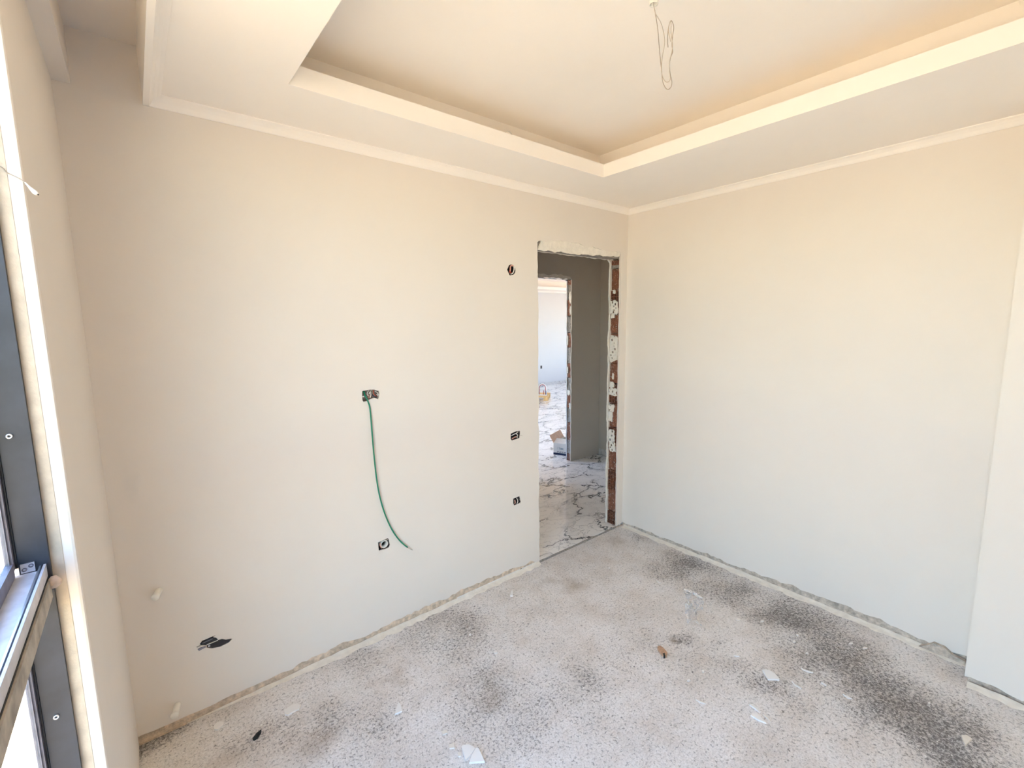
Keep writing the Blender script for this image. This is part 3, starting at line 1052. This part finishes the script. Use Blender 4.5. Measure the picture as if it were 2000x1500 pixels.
def wire(name, pxs, ys, r, mat, parent):
    if isinstance(ys, (int, float)):
        ys = [ys] * len(pxs)
    return MB().tube(spline([wpx(p, y) for p, y in zip(pxs, ys)], 5), r, 7).build(name, mat, parent, True)


j = tag(empty('junction_box'), 'taupe double junction box with tangled wires, green cable coming out', 'junction box', 'open junction boxes in the cream wall')
cup('box_shell', HW['jb1'], 'boxgrey', j, 0.035)
box('screw_tab', tuple(wpx((707.6, 776), 0.006)), tuple(wpx((710.8, 773), 0.010)), 'pvc', j)
wire('wire', [(721, 761.5), (718, 766), (717.2, 770), (719, 773)], [0.02, -0.004, -0.006, 0.012], 0.0016, 'wire_w', j)
wire('wire', [(726, 761.5), (722, 766), (721, 769), (723.5, 766), (724.4, 770), (723, 777)], [0.02, -0.002, -0.004, -0.006, -0.008, -0.004], 0.0016, 'wire_w', j)
wire('wire', [(725, 768), (728, 771.5), (732, 776)], [0.01, 0.0, 0.012], 0.0018, 'wire_n', j)
wire('wire', [(729.5, 762), (729.7, 767), (731.5, 771), (736, 774)], [0.012, 0.0, 0.0, 0.012], 0.0022, 'wire_r', j)
wire('wire', [(719, 770), (721, 773), (720, 778)], [0.014, 0.008, 0.015], 0.002, 'wire_p', j)
wire('wire', [(732, 764), (737, 767), (739, 772), (735, 770)], [0.012, 0.002, 0.006, 0.014], 0.002, 'wire_w', j)

j = tag(empty('junction_box'), 'round black junction hole with looped wires beside the doorway top', 'junction box', 'open junction boxes in the cream wall')
cup('box_shell', HW['jb2'], 'boxdark', j, 0.045)
wire('wire', [(995.5, 533), (996.8, 527), (997, 520.5), (1000, 518.4), (1003, 520)], [0.025, 0.006, 0.004, 0.004, 0.006], 0.0046, 'wire_p', j)
wire('wire', [(1002.5, 519.6), (1004, 523), (1003.4, 529), (1001, 534), (997, 535.5)], [0.006, 0.003, 0.002, 0.003, 0.012], 0.0032, 'wire_w', j)
wire('wire', [(995, 529), (997, 532), (999, 533)], [0.015, 0.01, 0.02], 0.004, 'wire_r', j)

j = tag(empty('junction_box'), 'small square junction box beside the doorway at waist height', 'junction box', 'open junction boxes in the cream wall')
cup('box_shell', HW['jb3'], 'boxdark', j, 0.045)
wire('wire', [(999, 851), (1004, 848), (1008, 846.5), (1012, 843)], [0.02, 0.006, 0.002, 0.012], 0.0030, 'wire_w', j)
wire('wire', [(1008, 847), (1011, 850), (1010, 854), (1014, 857)], [0.006, 0.004, 0.006, 0.02], 0.0028, 'wire_w', j)
wire('wire', [(1000, 857), (1005, 854), (1009, 853)], [0.012, 0.01, 0.02], 0.0040, 'wire_p', j)
wire('wire', [(1014, 851), (1018, 850.4), (1020.5, 852)], [0.002, -0.004, -0.008], 0.0008, 'wire_g', j)

j = tag(empty('junction_box'), 'small square junction box beside the doorway at knee height', 'junction box', 'open junction boxes in the cream wall')
cup('box_shell', HW['jb4'], 'boxdark', j, 0.045)
wire('wire', [(1009, 973), (1011, 977), (1011, 981), (1009, 984)], [0.012, 0.003, 0.003, 0.012], 0.0026, 'wire_w', j)
wire('wire', [(1005, 976), (1006, 981), (1005, 985)], [0.012, 0.006, 0.015], 0.0038, 'wire_p', j)
wire('wire', [(1013, 974), (1016, 978), (1017, 984)], [0.006, -0.003, -0.008], 0.0008, 'wire_g', j)

j = tag(empty('junction_box'), 'ragged junction hole with a round white cup below the green cable', 'junction box', 'open junction boxes in the cream wall')
cup('box_shell', HW['jb5'], 'boxdark', j, 0.05)
c = wpx((751, 1063), 0.004)
MB().ring((c.x, 0.004, c.z), (0, 1, 0), 0.0205, 0.017, 0.040, 20).build('round_cup', 'wire_w', j, True)
wire('wire', [(742, 1061), (742.5, 1066), (745, 1070)], [0.01, 0.004, 0.012], 0.0026, 'wire_p', j)
box('screw_tab', tuple(wpx((753, 1056), 0.002)), tuple(wpx((757, 1053), 0.008)), 'pvc', j)

# green cable hanging from the double box
gc = tag(empty('green_cable'), 'green cable hanging in a curve down the cream wall', 'cable')
pxs = [(710.5, 764.5), (712.5, 771), (717, 780), (720, 788), (722.5, 798), (725.5, 830), (728.5, 868), (732, 905), (736.5, 942), (743, 975), (753, 1007), (766, 1035), (781, 1056), (796, 1069)]
ys = [0.02, 0.008, -0.004, -0.008, -0.010, -0.016, -0.018, -0.018, -0.018, -0.017, -0.015, -0.013, -0.011, -0.010]
wire('sheath', pxs, ys, 0.0038, 'green', gc)
wire('bare_end', [(795.5, 1068.6), (800, 1071.5), (805.5, 1074.2)], [-0.0102, -0.010, -0.0105], 0.0022, 'copper', gc)

# slanted opening with black strips
s_ = tag(empty('black_wall_slit'), 'ragged slanted opening low in the wall showing black rubber strips', 'wall opening')
cup('slit_lining', HW['slit'], 'rubber', s_, 0.03)


def wall_poly(name, pxs, y, th, mat, parent):
    pts = [wpx(p, y) for p in pxs]
    return MB().prism([(p.x, y, p.z) for p in pts], (0, th, 0)).build(name, mat, parent)


wall_poly('rubber_strip', [(391, 1257.6), (395, 1252.4), (404, 1248.8), (415.5, 1245.4), (421.5, 1247), (424.5, 1250.5), (404, 1257.5), (393, 1260)], -0.003, 0.02, 'rubber', s_)
wall_poly('rubber_strip', [(404.2, 1260.8), (426, 1251.8), (434, 1249), (441.5, 1250.4), (452, 1248.2), (446, 1254.2), (429.6, 1262.4), (413.6, 1265.6), (404.4, 1264.4)], -0.004, 0.02, 'rubber', s_)
wall_poly('pale_strip', [(394, 1256.4), (412, 1248.8), (416, 1247.2), (415, 1248.6), (398, 1256.2)], -0.0045, 0.003, 'alu_edge', s_)
wall_poly('pale_strip', [(403.5, 1259.2), (425.5, 1250.2), (425.8, 1251.2), (404, 1260.4)], -0.0045, 0.004, 'wire_w', s_)
wall_poly('torn_tab', [(386.2, 1268.2), (390, 1265.8), (401, 1262), (402.5, 1264.2), (394, 1268.6), (388.6, 1271.6)], -0.002, 0.0018, 'alu_edge', s_)
wall_poly('torn_tab', [(383.5, 1263.8), (391, 1260.6), (392, 1261.8), (385, 1265)], -0.002, 0.0018, 'dust', s_)
c = wpx((408.5, 1261.6), -0.004)
MB().ring((c.x, -0.0042, c.z), (0, -1, 0), 0.0042, 0.0018, 0.0015, 12).build('washer', 'silver', s_, True)

# two capped white pipe stubs
for lab, pa, pb, L, r in (('white capped pipe stub sticking out above the black slit', (310.5, 1153.5), (303, 1167.5), 0.045, 0.0125),
                          ('white capped pipe stub sticking out just above the floor', (346.5, 1377), (340.5, 1399), 0.060, 0.0125)):
    st = tag(empty('pipe_stub'), lab, 'pipe', 'white pipe stubs in the cream wall')
    a, c = hit(pa, 1, 0.0), hit(pb, 1, -L)
    d = (c - a).normalized()
    a2 = a - d * 0.0015
    MB().tube([a2, a + d * 0.002, c - d * 0.006, c - d * 0.0055], r, 18, [1, 1, 1, 1.0]).build('pipe', 'pvc', st, True)
    MB().tube([c - d * 0.012, c - d * 0.002, c], r * 1.12, 18, [1, 1, 0.9]).build('cap', 'pvc', st, True)

# ------------------------------------------------------------------ hanging lamp wires on the ceiling
cp = Vector((-1.655, -1.318))
nrm = Vector((CAM.x - cp.x, CAM.y - cp.y, 0)).normalized()


def hang(px, off=0.0):
    d = ray(px)
    base = Vector((cp.x, cp.y, 2.6)) + nrm * off
    t = (base - CAM).dot(nrm) / d.dot(nrm)
    return CAM + d * t


lw = tag(empty('ceiling_wire'), 'white conduit stub with looped loose wires hanging from the ceiling', 'wire')
q0 = hang((1276.5, 9))
MB().ring((q0.x, q0.y, q0.z), (0.0, 0, 1), 0.0135, 0.0105, ZU - q0.z, 20).build('conduit', 'pvc', lw, True)
MB().tube([(q0.x, q0.y, q0.z + 0.012), (q0.x, q0.y, q0.z + 0.03)], 0.0108, 14).build('conduit_plug', 'boxdark', lw)
s1 = [(1277, 6), (1277, 12), (1279.8, 25.5), (1285, 60), (1288, 97.5), (1291.8, 135), (1294, 157.5), (1298.5, 169.5), (1304.5, 174.8), (1310.5, 169.5), (1312, 159), (1309, 144),
      (1307.5, 127.5), (1309.8, 112.5), (1314, 101), (1312.4, 88.5), (1313.5, 72), (1315.8, 54), (1313.5, 43.5), (1309.8, 41), (1306, 52.5), (1303.8, 75), (1304.8, 92.3)]
s2 = [(1277.4, 6), (1277.4, 13), (1280.5, 27), (1290.3, 43.5), (1296.3, 64.5), (1297.8, 85.5), (1294, 108), (1292, 127.5), (1292.5, 144), (1297, 156), (1303, 160.5), (1309, 154.5),
      (1307.5, 135), (1308.4, 117), (1312.6, 100), (1313.4, 86), (1310.8, 66), (1310.5, 46), (1309, 42), (1306.4, 52), (1306, 63), (1310, 81)]
MB().tube(spline([hang(p, 0.002 * math.sin(i)) for i, p in enumerate(s1)], 5), 0.0012, 6).build('wire_strand', 'wire_g', lw, True)
MB().tube(spline([hang(p, 0.006 + 0.002 * math.sin(i)) for i, p in enumerate(s2)], 5), 0.0012, 6).build('wire_strand', 'wire_t', lw, True)

# cable loop peeping over the cove lip
yl = TY0 + FT * 0.5
lp = [hit(p, 1, yl + 0.03) for p in ((975, 263), (984, 259.5), (991, 255.8), (996, 257.5), (1000, 262.5), (1003.5, 268))]
lc = tag(MB().tube(spline(lp, 5), 0.0024, 7).build('cable_loop', 'wire_w', None, True), 'small pale cable loop peeping over the ceiling cove lip', 'cable')

# thread and connector on the window reveal
tw = tag(empty('loose_wire'), 'thin loose wire with a white connector at the window reveal', 'wire')
yv = WY0 - 0.0025
MB().tube(spline([hit(p, 1, y) for p, y in (((-30, 318), yv), ((0, 325), yv), ((12, 336), yv), ((26, 343), yv), ((40, 350), yv - 0.002), ((50, 357), yv - 0.004))], 4), 0.0009, 6).build('thread', 'wire_g', tw, True)
MB().tube([hit(p, 1, yv - 0.004) for p in ((49, 356.5), (56, 364), (62, 370), (68, 375.5), (73.5, 379.5))], 0.0032, 8, [0.35, 0.6, 1.0, 1.35, 1.1]).build('connector', 'pvc', tw, True)
MB().tube([hit(p, 1, yv - 0.004) for p in ((73, 379), (75.5, 381))], 0.0014, 6).build('tip', 'gasket', tw, True)

# ------------------------------------------------------------------ carton in the living room


def solid_quad(name, pts, th, mat, parent):
    pts = [Vector(p) for p in pts]
    n = (pts[1] - pts[0]).cross(pts[2] - pts[0]).normalized() * th
    return MB().prism(pts, n).build(name, mat, parent)


ct = tag(empty('carton'), 'open white carton with a navy band lying by the second doorway', 'box')
A = hit((1081, 888.5), 2, ZM)
B_ = hit((1104, 891.5), 2, ZM)
ux = (B_ - A).normalized()
uy = Vector((-ux.y, ux.x, 0))
if uy.dot(CAM - A) > 0:
    uy = -uy
W_, D_, H_ = 0.22, 0.36, 0.154
uz = Vector((0, 0, 1))
P = lambda a, b_, c_: A + ux * a + uy * b_ + uz * c_
T = 0.004
b = MB()


def slab(o, e1, e2, e3):
    pts = [o, o + e1, o + e1 + e2, o + e2]
    b.prism(pts, e3)


slab(P(0, 0, 0.0003), ux * W_, uy * D_, uz * T)
slab(P(0, 0, T), ux * W_, uz * (H_ - T), uy * T)
slab(P(0, D_ - T, T), ux * W_, uz * (H_ - T), uy * T)
slab(P(0, T, T), uy * (D_ - 2 * T), uz * (H_ - T), ux * T)
slab(P(W_ - T, T, T), uy * (D_ - 2 * T), uz * (H_ - T), ux * T)
b.build('carton_body', 'carton', ct)
# front flap leaning in, side flap standing out, back flap
fl_ = (uy * 0.10 + uz * 0.038)
solid_quad('flap', [P(0.0, T, H_), P(W_, T, H_), P(W_, T, H_) + fl_, P(0.004, T, H_) + fl_], 0.003, 'carton', ct)
sf = (-ux * 0.055 + uz * 0.092)
solid_quad('flap', [P(0.0, 0.0, H_ - 0.001), P(0, D_, H_ - 0.001), P(0, D_, H_) + sf, P(0, 0, H_) + sf], 0.003, 'kraft', ct)
b = MB()
slab(P(-0.0004, -0.0009, 0.008), ux * (W_ + 0.0008), uz * 0.026, uy * 0.0008)
b.build('navy_band', 'navy', ct)


def lettering(txt, at, size, mat, parent, name='lettering'):
    cu = bpy.data.curves.new(name, 'FONT')
    cu.body = txt
    cu.size = size
    cu.extrude = 0.0003
    tmp = bpy.data.objects.new(name, cu)
    COL.objects.link(tmp)
    dg = bpy.context.evaluated_depsgraph_get()
    me = bpy.data.meshes.new_from_object(tmp.evaluated_get(dg))
    bpy.data.objects.remove(tmp)
    R3 = Matrix((ux, uz, -uy)).transposed().to_4x4()
    R3.translation = at
    me.transform(R3)
    me.materials.clear()
    me.materials.append(M[mat])
    o = bpy.data.objects.new(name, me)
    COL.objects.link(o)
    o.parent = parent
    return o


lettering('TBK', P(0.072, -0.0007, 0.078), 0.036, 'teal', ct)
b = MB()
for row, zz in enumerate((0.050, 0.041)):
    x = 0.05
    rr = random.Random(row)
    while x < 0.2:
        w = rr.uniform(0.012, 0.03)
        slab(P(x, -0.0007, zz), ux * w, uz * 0.0045, uy * 0.0006)
        x += w + rr.uniform(0.006, 0.012)
b.build('small_print', 'navy', ct)
arc = [P(0.066 - 0.010 * math.sin(t), -0.0008, 0.092 + 0.018 * math.cos(t)) for t in [0.5 + 0.25 * i for i in range(9)]]
MB().tube(arc, 0.0012, 6).build('logo_arc', 'teal', ct)

# ------------------------------------------------------------------ pallet and the hooped thing on it
pl = tag(empty('pallet'), 'low pale wooden pallet on the bright marble floor', 'pallet')
pc = hit((1070.5, 783), 2, ZM)            # near corner
vd = Vector((pc.x - CAM.x, pc.y - CAM.y, 0)).normalized()
pf = Matrix.Rotation(math.radians(-5), 3, 'Z') @ vd
pe = Vector((-pf.y, pf.x, 0))
PL_, PW_ = 1.0, 0.6


def obox(o, a, la, b_, lb__, z0, z1):
    m = MB()
    pts = [o + uz * z0, o + a * la + uz * z0, o + a * la + b_ * lb__ + uz * z0, o + b_ * lb__ + uz * z0]
    m.prism([(p.x, p.y, p.z) for p in pts], (0, 0, z1 - z0))
    return m


pc0 = Vector((pc.x, pc.y, ZM))
for i in range(3):
    for k in range(3):
        o = pc0 + pe * (PL_ - 0.1) * i / 2 + pf * (PW_ - 0.1) * k / 2
        obox(o, pe, 0.1, pf, 0.1, 0.0005, 0.07).build('pallet_block', 'wood', pl)
for k in range(5):
    o = pc0 + pf * (PW_ - 0.09) * k / 4
    obox(o, pe, PL_, pf, 0.09, 0.0705, 0.09).build('pallet_board', 'wood', pl)
hp = tag(empty('hooped_carrier'), 'white hooped carrier with red and blue stripes on the pallet', 'carrier')
hb = Vector((0, 0, ZM + 0.0905))
cb = pc0 + pe * 0.14 + pf * 0.2
for off, rr_, mat, nm in ((0.0, 0.085, 'pvc', 'hoop'), (0.0, 0.066, 'red', 'inner_hoop')):
    pts = [cb + pe * (rr_ * math.cos(t)) + uz * (0.0905 + 0.006 + 0.16 + 0.085 * math.sin(t) * rr_ / 0.085) for t in [math.pi * i / 12 for i in range(13)]]
    pts = [Vector((pts[0].x, pts[0].y, ZM + 0.0905 + 0.004))] + pts + [Vector((pts[-1].x, pts[-1].y, ZM + 0.0905 + 0.004))]
    pts = [Vector((p.x, p.y, p.z if i in (0, len(pts) - 1) else p.z)) for i, p in enumerate(pts)]
    MB().tube(pts, 0.011 if nm == 'hoop' else 0.007, 8).build(nm, mat, hp, True)
obox(cb - pe * 0.10 - pf * 0.05, pe, 0.2, pf, 0.1, 0.0906, 0.105).build('carrier_base', 'pvc', hp)
obox(cb - pe * 0.082 - pf * 0.012, pe, 0.014, pf, 0.003, 0.105, 0.19).build('blue_stripe', 'blue', hp)
obox(cb - pe * 0.03 - pf * 0.012, pe, 0.016, pf, 0.003, 0.105, 0.20).build('red_stripe', 'red', hp)

# socket hole on the far wall
p = hit((1057, 717), 1, LY)
sk = tag(empty('wall_socket'), 'small black socket hole on the far white wall', 'socket')
MB().box((p.x - 0.028, LY - 0.004, p.z - 0.04), (p.x + 0.028, LY - 0.0001, p.z + 0.04)).build('socket_rim', 'boxdark', sk)
MB().box((p.x - 0.02, LY - 0.006, p.z - 0.03), (p.x + 0.02, LY - 0.0041, p.z + 0.03)).build('socket_insert', 'black', sk)

# ------------------------------------------------------------------ debris on the screed


def floor_piece(name, pxs, th, mat, label, cat, group=None, lift=0.0004, tilt=0.0):
    pts = [hit(p, 2, 0.0) for p in pxs]
    c = sum(pts, Vector()) / len(pts)
    m = MB()
    bot = [(p.x, p.y, lift) for p in pts]
    n = len(pts)
    top = [(c.x + (p.x - c.x) * 0.96, c.y + (p.y - c.y) * 0.96, lift + th + tilt * (p.x - c.x)) for p in pts]
    m.v = bot + top
    m.f = [tuple(range(n)), tuple(n + i for i in reversed(range(n)))] + [(i, (i + 1) % n, n + (i + 1) % n, n + i) for i in range(n)]
    return tag(m.build(name, mat), label, cat, group)


G1 = 'tile shards on the screed'
floor_piece('tile_shard', [(901.3, 1462.7), (902.5, 1459), (906.7, 1457.3), (914.7, 1456.3), (922.7, 1459.3), (929, 1464), (919, 1478), (909.3, 1488.7), (905.3, 1475.3)], 0.007, 'shard',
            'rounded fan-shaped white tile shard touching a trapezoid one', 'tile shard', G1)
floor_piece('tile_shard', [(929.8, 1463.3), (935, 1463.7), (947, 1490.3), (930.7, 1491.7), (916, 1492.7), (921.5, 1478)], 0.008, 'shard',
            'trapezoid white tile shard touching a fan-shaped one', 'tile shard', G1, lift=0.0008, tilt=0.02)
G2 = 'square cream chips beside the fan-shaped shard'
for lb__, q in zip(('cream mosaic chip farthest from the fan-shaped shard', 'cream mosaic chip in the middle of its row of three', 'cream mosaic chip right beside the fan-shaped shard'), ([(862.7, 1430.7), (872, 1427.5), (873.9, 1433.3), (864.8, 1437.3)], [(877.3, 1456), (887.5, 1454), (888, 1462.7), (878, 1464)], [(894.2, 1472), (900, 1471), (900.3, 1478.7), (894.6, 1480)])):
    floor_piece('mosaic_chip', q, 0.006, 'shard_b', lb__, 'chip', G2)
floor_piece('tile_shard', [(778.7, 1372.5), (783, 1378.7), (785.6, 1390.7), (770.7, 1397.3)], 0.006, 'shard', 'narrow triangular white tile shard alone below the doorway wall', 'tile shard', G1)
floor_piece('tile_shard', [(998.7, 1154.7), (1002, 1154.7), (1002.3, 1165.3), (996.2, 1165.3)], 0.006, 'shard', 'tiny white tile shard closest to the foot of the doorway wall', 'tile shard', G1)
floor_piece('plaster_scrap', [(554.7, 1389), (566, 1381), (580, 1376), (587.5, 1378.7), (584, 1386.7), (573, 1392), (562.7, 1398.7), (556, 1397.3)], 0.006, 'lump',
            'irregular flat white plaster scrap beside a dark stain', 'plaster scrap')
floor_piece('plaster_scrap', [(417.3, 1420), (422, 1414), (428, 1410.7), (437.3, 1410.7), (437.3, 1416), (426.7, 1426.7), (418.7, 1426.7)], 0.005, 'lump',
            'oval white plaster scrap near the lower pipe stub', 'plaster scrap')
floor_piece('rubber_scrap', [(493.3, 1445.3), (501.3, 1434.7), (510.7, 1427.5), (510, 1432), (504, 1442.7), (496, 1447.5)], 0.008, 'black', 'slim black rubber scrap on the screed', 'scrap')
tp = floor_piece('terracotta_scrap', [(1283.9, 1265.7), (1289.7, 1264.5), (1296.7, 1270.4), (1303.7, 1278.5), (1302.5, 1284.4), (1296.7, 1284.8), (1290.9, 1279.7), (1284.6, 1270.4)], 0.012, 'terracotta',
                 'orange brown terracotta scrap with a black notch', 'scrap')
nt_ = floor_piece('notch', [(1294.5, 1281), (1298, 1279.8), (1299.5, 1285.5), (1296.6, 1286.5)], 0.0135, 'black', None, None)
nt_.parent = tp
floor_piece('tile_shard', [(1488.5, 1310), (1494, 1309), (1502, 1310.5), (1514, 1317.5), (1523, 1328.5), (1522, 1330), (1512, 1329), (1500, 1329)], 0.006, 'shard',
            'large fin-shaped white tile shard lying at the edge of the dark stain', 'tile shard', G1)
floor_piece('tile_shard', [(1463, 1376), (1470, 1377), (1480, 1384), (1486, 1393), (1483, 1394), (1476, 1387), (1463.5, 1378)], 0.006, 'shard',
            'curved white rim shard just above a pointed triangular shard', 'tile shard', G1)
floor_piece('tile_shard', [(1465.5, 1398.5), (1478, 1394.6), (1497, 1414.5), (1480, 1408)], 0.006, 'shard', 'pointed triangular white shard just below a curved rim shard', 'tile shard', G1)
floor_piece('tile_shard', [(1490, 1397), (1496, 1399.6), (1502, 1405), (1505, 1411), (1500, 1406)], 0.005, 'shard_b', 'narrow cream shard beside the pointed triangular white one', 'tile shard', G1)
floor_piece('tile_shard', [(1877, 1438.6), (1887.5, 1438), (1898.6, 1445.5), (1884.5, 1459)], 0.007, 'shard_b', 'cream kite-shaped shard lying in the dark stain near the pier', 'tile shard', G1)
G3 = 'thin white slivers on the stained screed'
SL = ['curved white sliver lying past the fin-shaped shard towards the side wall', 'thin curved white sliver right beside the fin-shaped shard',
      'short stubby white sliver in the dark stain', 'pale sliver between the stubby sliver and the kite-shaped shard',
      'short white sliver between the plastic film and the fin-shaped shard', 'thin white sliver between the plastic film and the doorway',
      'pale straight sliver between the terracotta scrap and the curved rim shard']
for lb__, q in zip(SL, ([(1564, 1305), (1573, 1309), (1589, 1314.5), (1588, 1315.5), (1578, 1313.4), (1567, 1308.8)],
          [(1546, 1330), (1553, 1337.4), (1566, 1345), (1565, 1346.5), (1552, 1339.5), (1546.5, 1332.5)],
          [(1604, 1332), (1616, 1339), (1614, 1341), (1603.5, 1334.5)],
          [(1646, 1357), (1656, 1360.5), (1664, 1366), (1655, 1364.5)],
          [(1433.3, 1280), (1444.9, 1281.4), (1444.5, 1283.6), (1433, 1282)],
          [(1281.5, 1133.6), (1286, 1136), (1290.9, 1139), (1289.5, 1140.2), (1284, 1137.6)],
          [(1358.6, 1367.4), (1368, 1370.5), (1378.4, 1374.6), (1377.6, 1376.2), (1367, 1373)])):
    floor_piece('plaster_sliver', q, 0.004, 'shard', lb__, 'sliver', G3)
rnd = random.Random(77)
L1 = 'small white plaster crumb in the dark stain beside the plain wall'
L2 = 'white plaster crumb lodged at the marble threshold'
L3 = 'small white plaster crumb on the speckled screed below the hanging cable'
L4 = 'small white plaster crumb near the terracotta scrap'
CL = [L1] * 8 + ['tiny white crumb on the brown mark before the doorway'] + [L2] * 3 + [L3] * 2 + [L4] * 2
for lb__, (cx, cy, rx, ry) in zip(CL, ((1551, 1254, 3, 2), (1557.5, 1241, 3, 1.8), (1662, 1257.5, 4.5, 1.6), (1690, 1267, 5, 2), (1575.5, 1276.6, 3.2, 1.6), (1442, 1211, 4, 2.2),
                         (1489, 1214, 4, 2), (1815, 1374, 2.6, 1.8), (1190, 1110, 2, 1.6), (1108, 1066, 4.5, 4), (1065, 1086, 4.5, 4), (1174, 1035.5, 4, 3),
                         (968, 1275, 3.5, 3), (918, 1240, 2.2, 1.6), (1373, 1312, 2.5, 3), (1345, 1330, 3.5, 2))):
    n = 7
    q = [(cx + rx * math.cos(2 * math.pi * i / n) * rnd.uniform(0.7, 1.2), cy + ry * math.sin(2 * math.pi * i / n) * rnd.uniform(0.7, 1.2)) for i in range(n)]
    floor_piece('plaster_crumb', q, 0.005, 'lump', lb__, 'crumb', {L1: 'crumbs in the dark stain', L2: 'crumbs at the threshold', L3: 'crumbs below the hanging cable', L4: 'crumbs near the terracotta scrap'}.get(lb__))

# crumpled clear film with a white ribbon edge
rnd = random.Random(9)
cf = lambda x, y: (1040 + x / 4.285, 1030 + y / 4.285)
lpf = [cf(*q) for q in ((1262, 545), (1330, 550), (1400, 600), (1435, 640), (1425, 690), (1380, 715), (1370, 750), (1400, 790), (1420, 835), (1380, 830), (1320, 800), (1300, 832), (1280, 760), (1270, 660), (1298, 610))]
fp = [hit(p, 2, 0.0) for p in lpf]
ctr = sum(fp, Vector()) / len(fp)
V, F = [], []
nr = 5
n = len(fp)
for k in range(1, nr + 1):
    for p in fp:
        q = ctr + (p - ctr) * (k / nr)
        V.append((q.x, q.y, 0.003 + (0.022 * rnd.random() if k < nr else 0.012 * rnd.random())))
V.append((ctr.x, ctr.y, 0.012))
for k in range(nr - 1):
    for i in range(n):
        F.append((k * n + i, k * n + (i + 1) % n, (k + 1) * n + (i + 1) % n, (k + 1) * n + i))
for i in range(n):
    F.append((i, (i + 1) % n, len(V) - 1))
film = link('plastic_film', V, F, 'film', None, True)
sd = film.modifiers.new('thickness', 'SOLIDIFY')
sd.thickness = 0.0004
tag(film, 'crumpled clear plastic film lying on the screed', 'plastic film')
for q in ([(1262, 545), (1300, 550), (1360, 575), (1405, 602), (1370, 592), (1300, 570), (1268, 562)], [(1272, 660), (1310, 640), (1315, 670), (1300, 740), (1306, 830), (1288, 780), (1280, 720)]):
    w = floor_piece('film_fold', [cf(*p) for p in q], 0.004, 'film', None, None, lift=0.024)
    w.data.materials[0] = M['wire_w'] if False else M['film']
    w.parent = film
floor_piece('plaster_sliver', [cf(*p) for p in ((1345, 558), (1400, 574), (1424, 594), (1380, 586))], 0.005, 'shard', 'white sliver lying at the corner of the plastic film', 'sliver', G3)
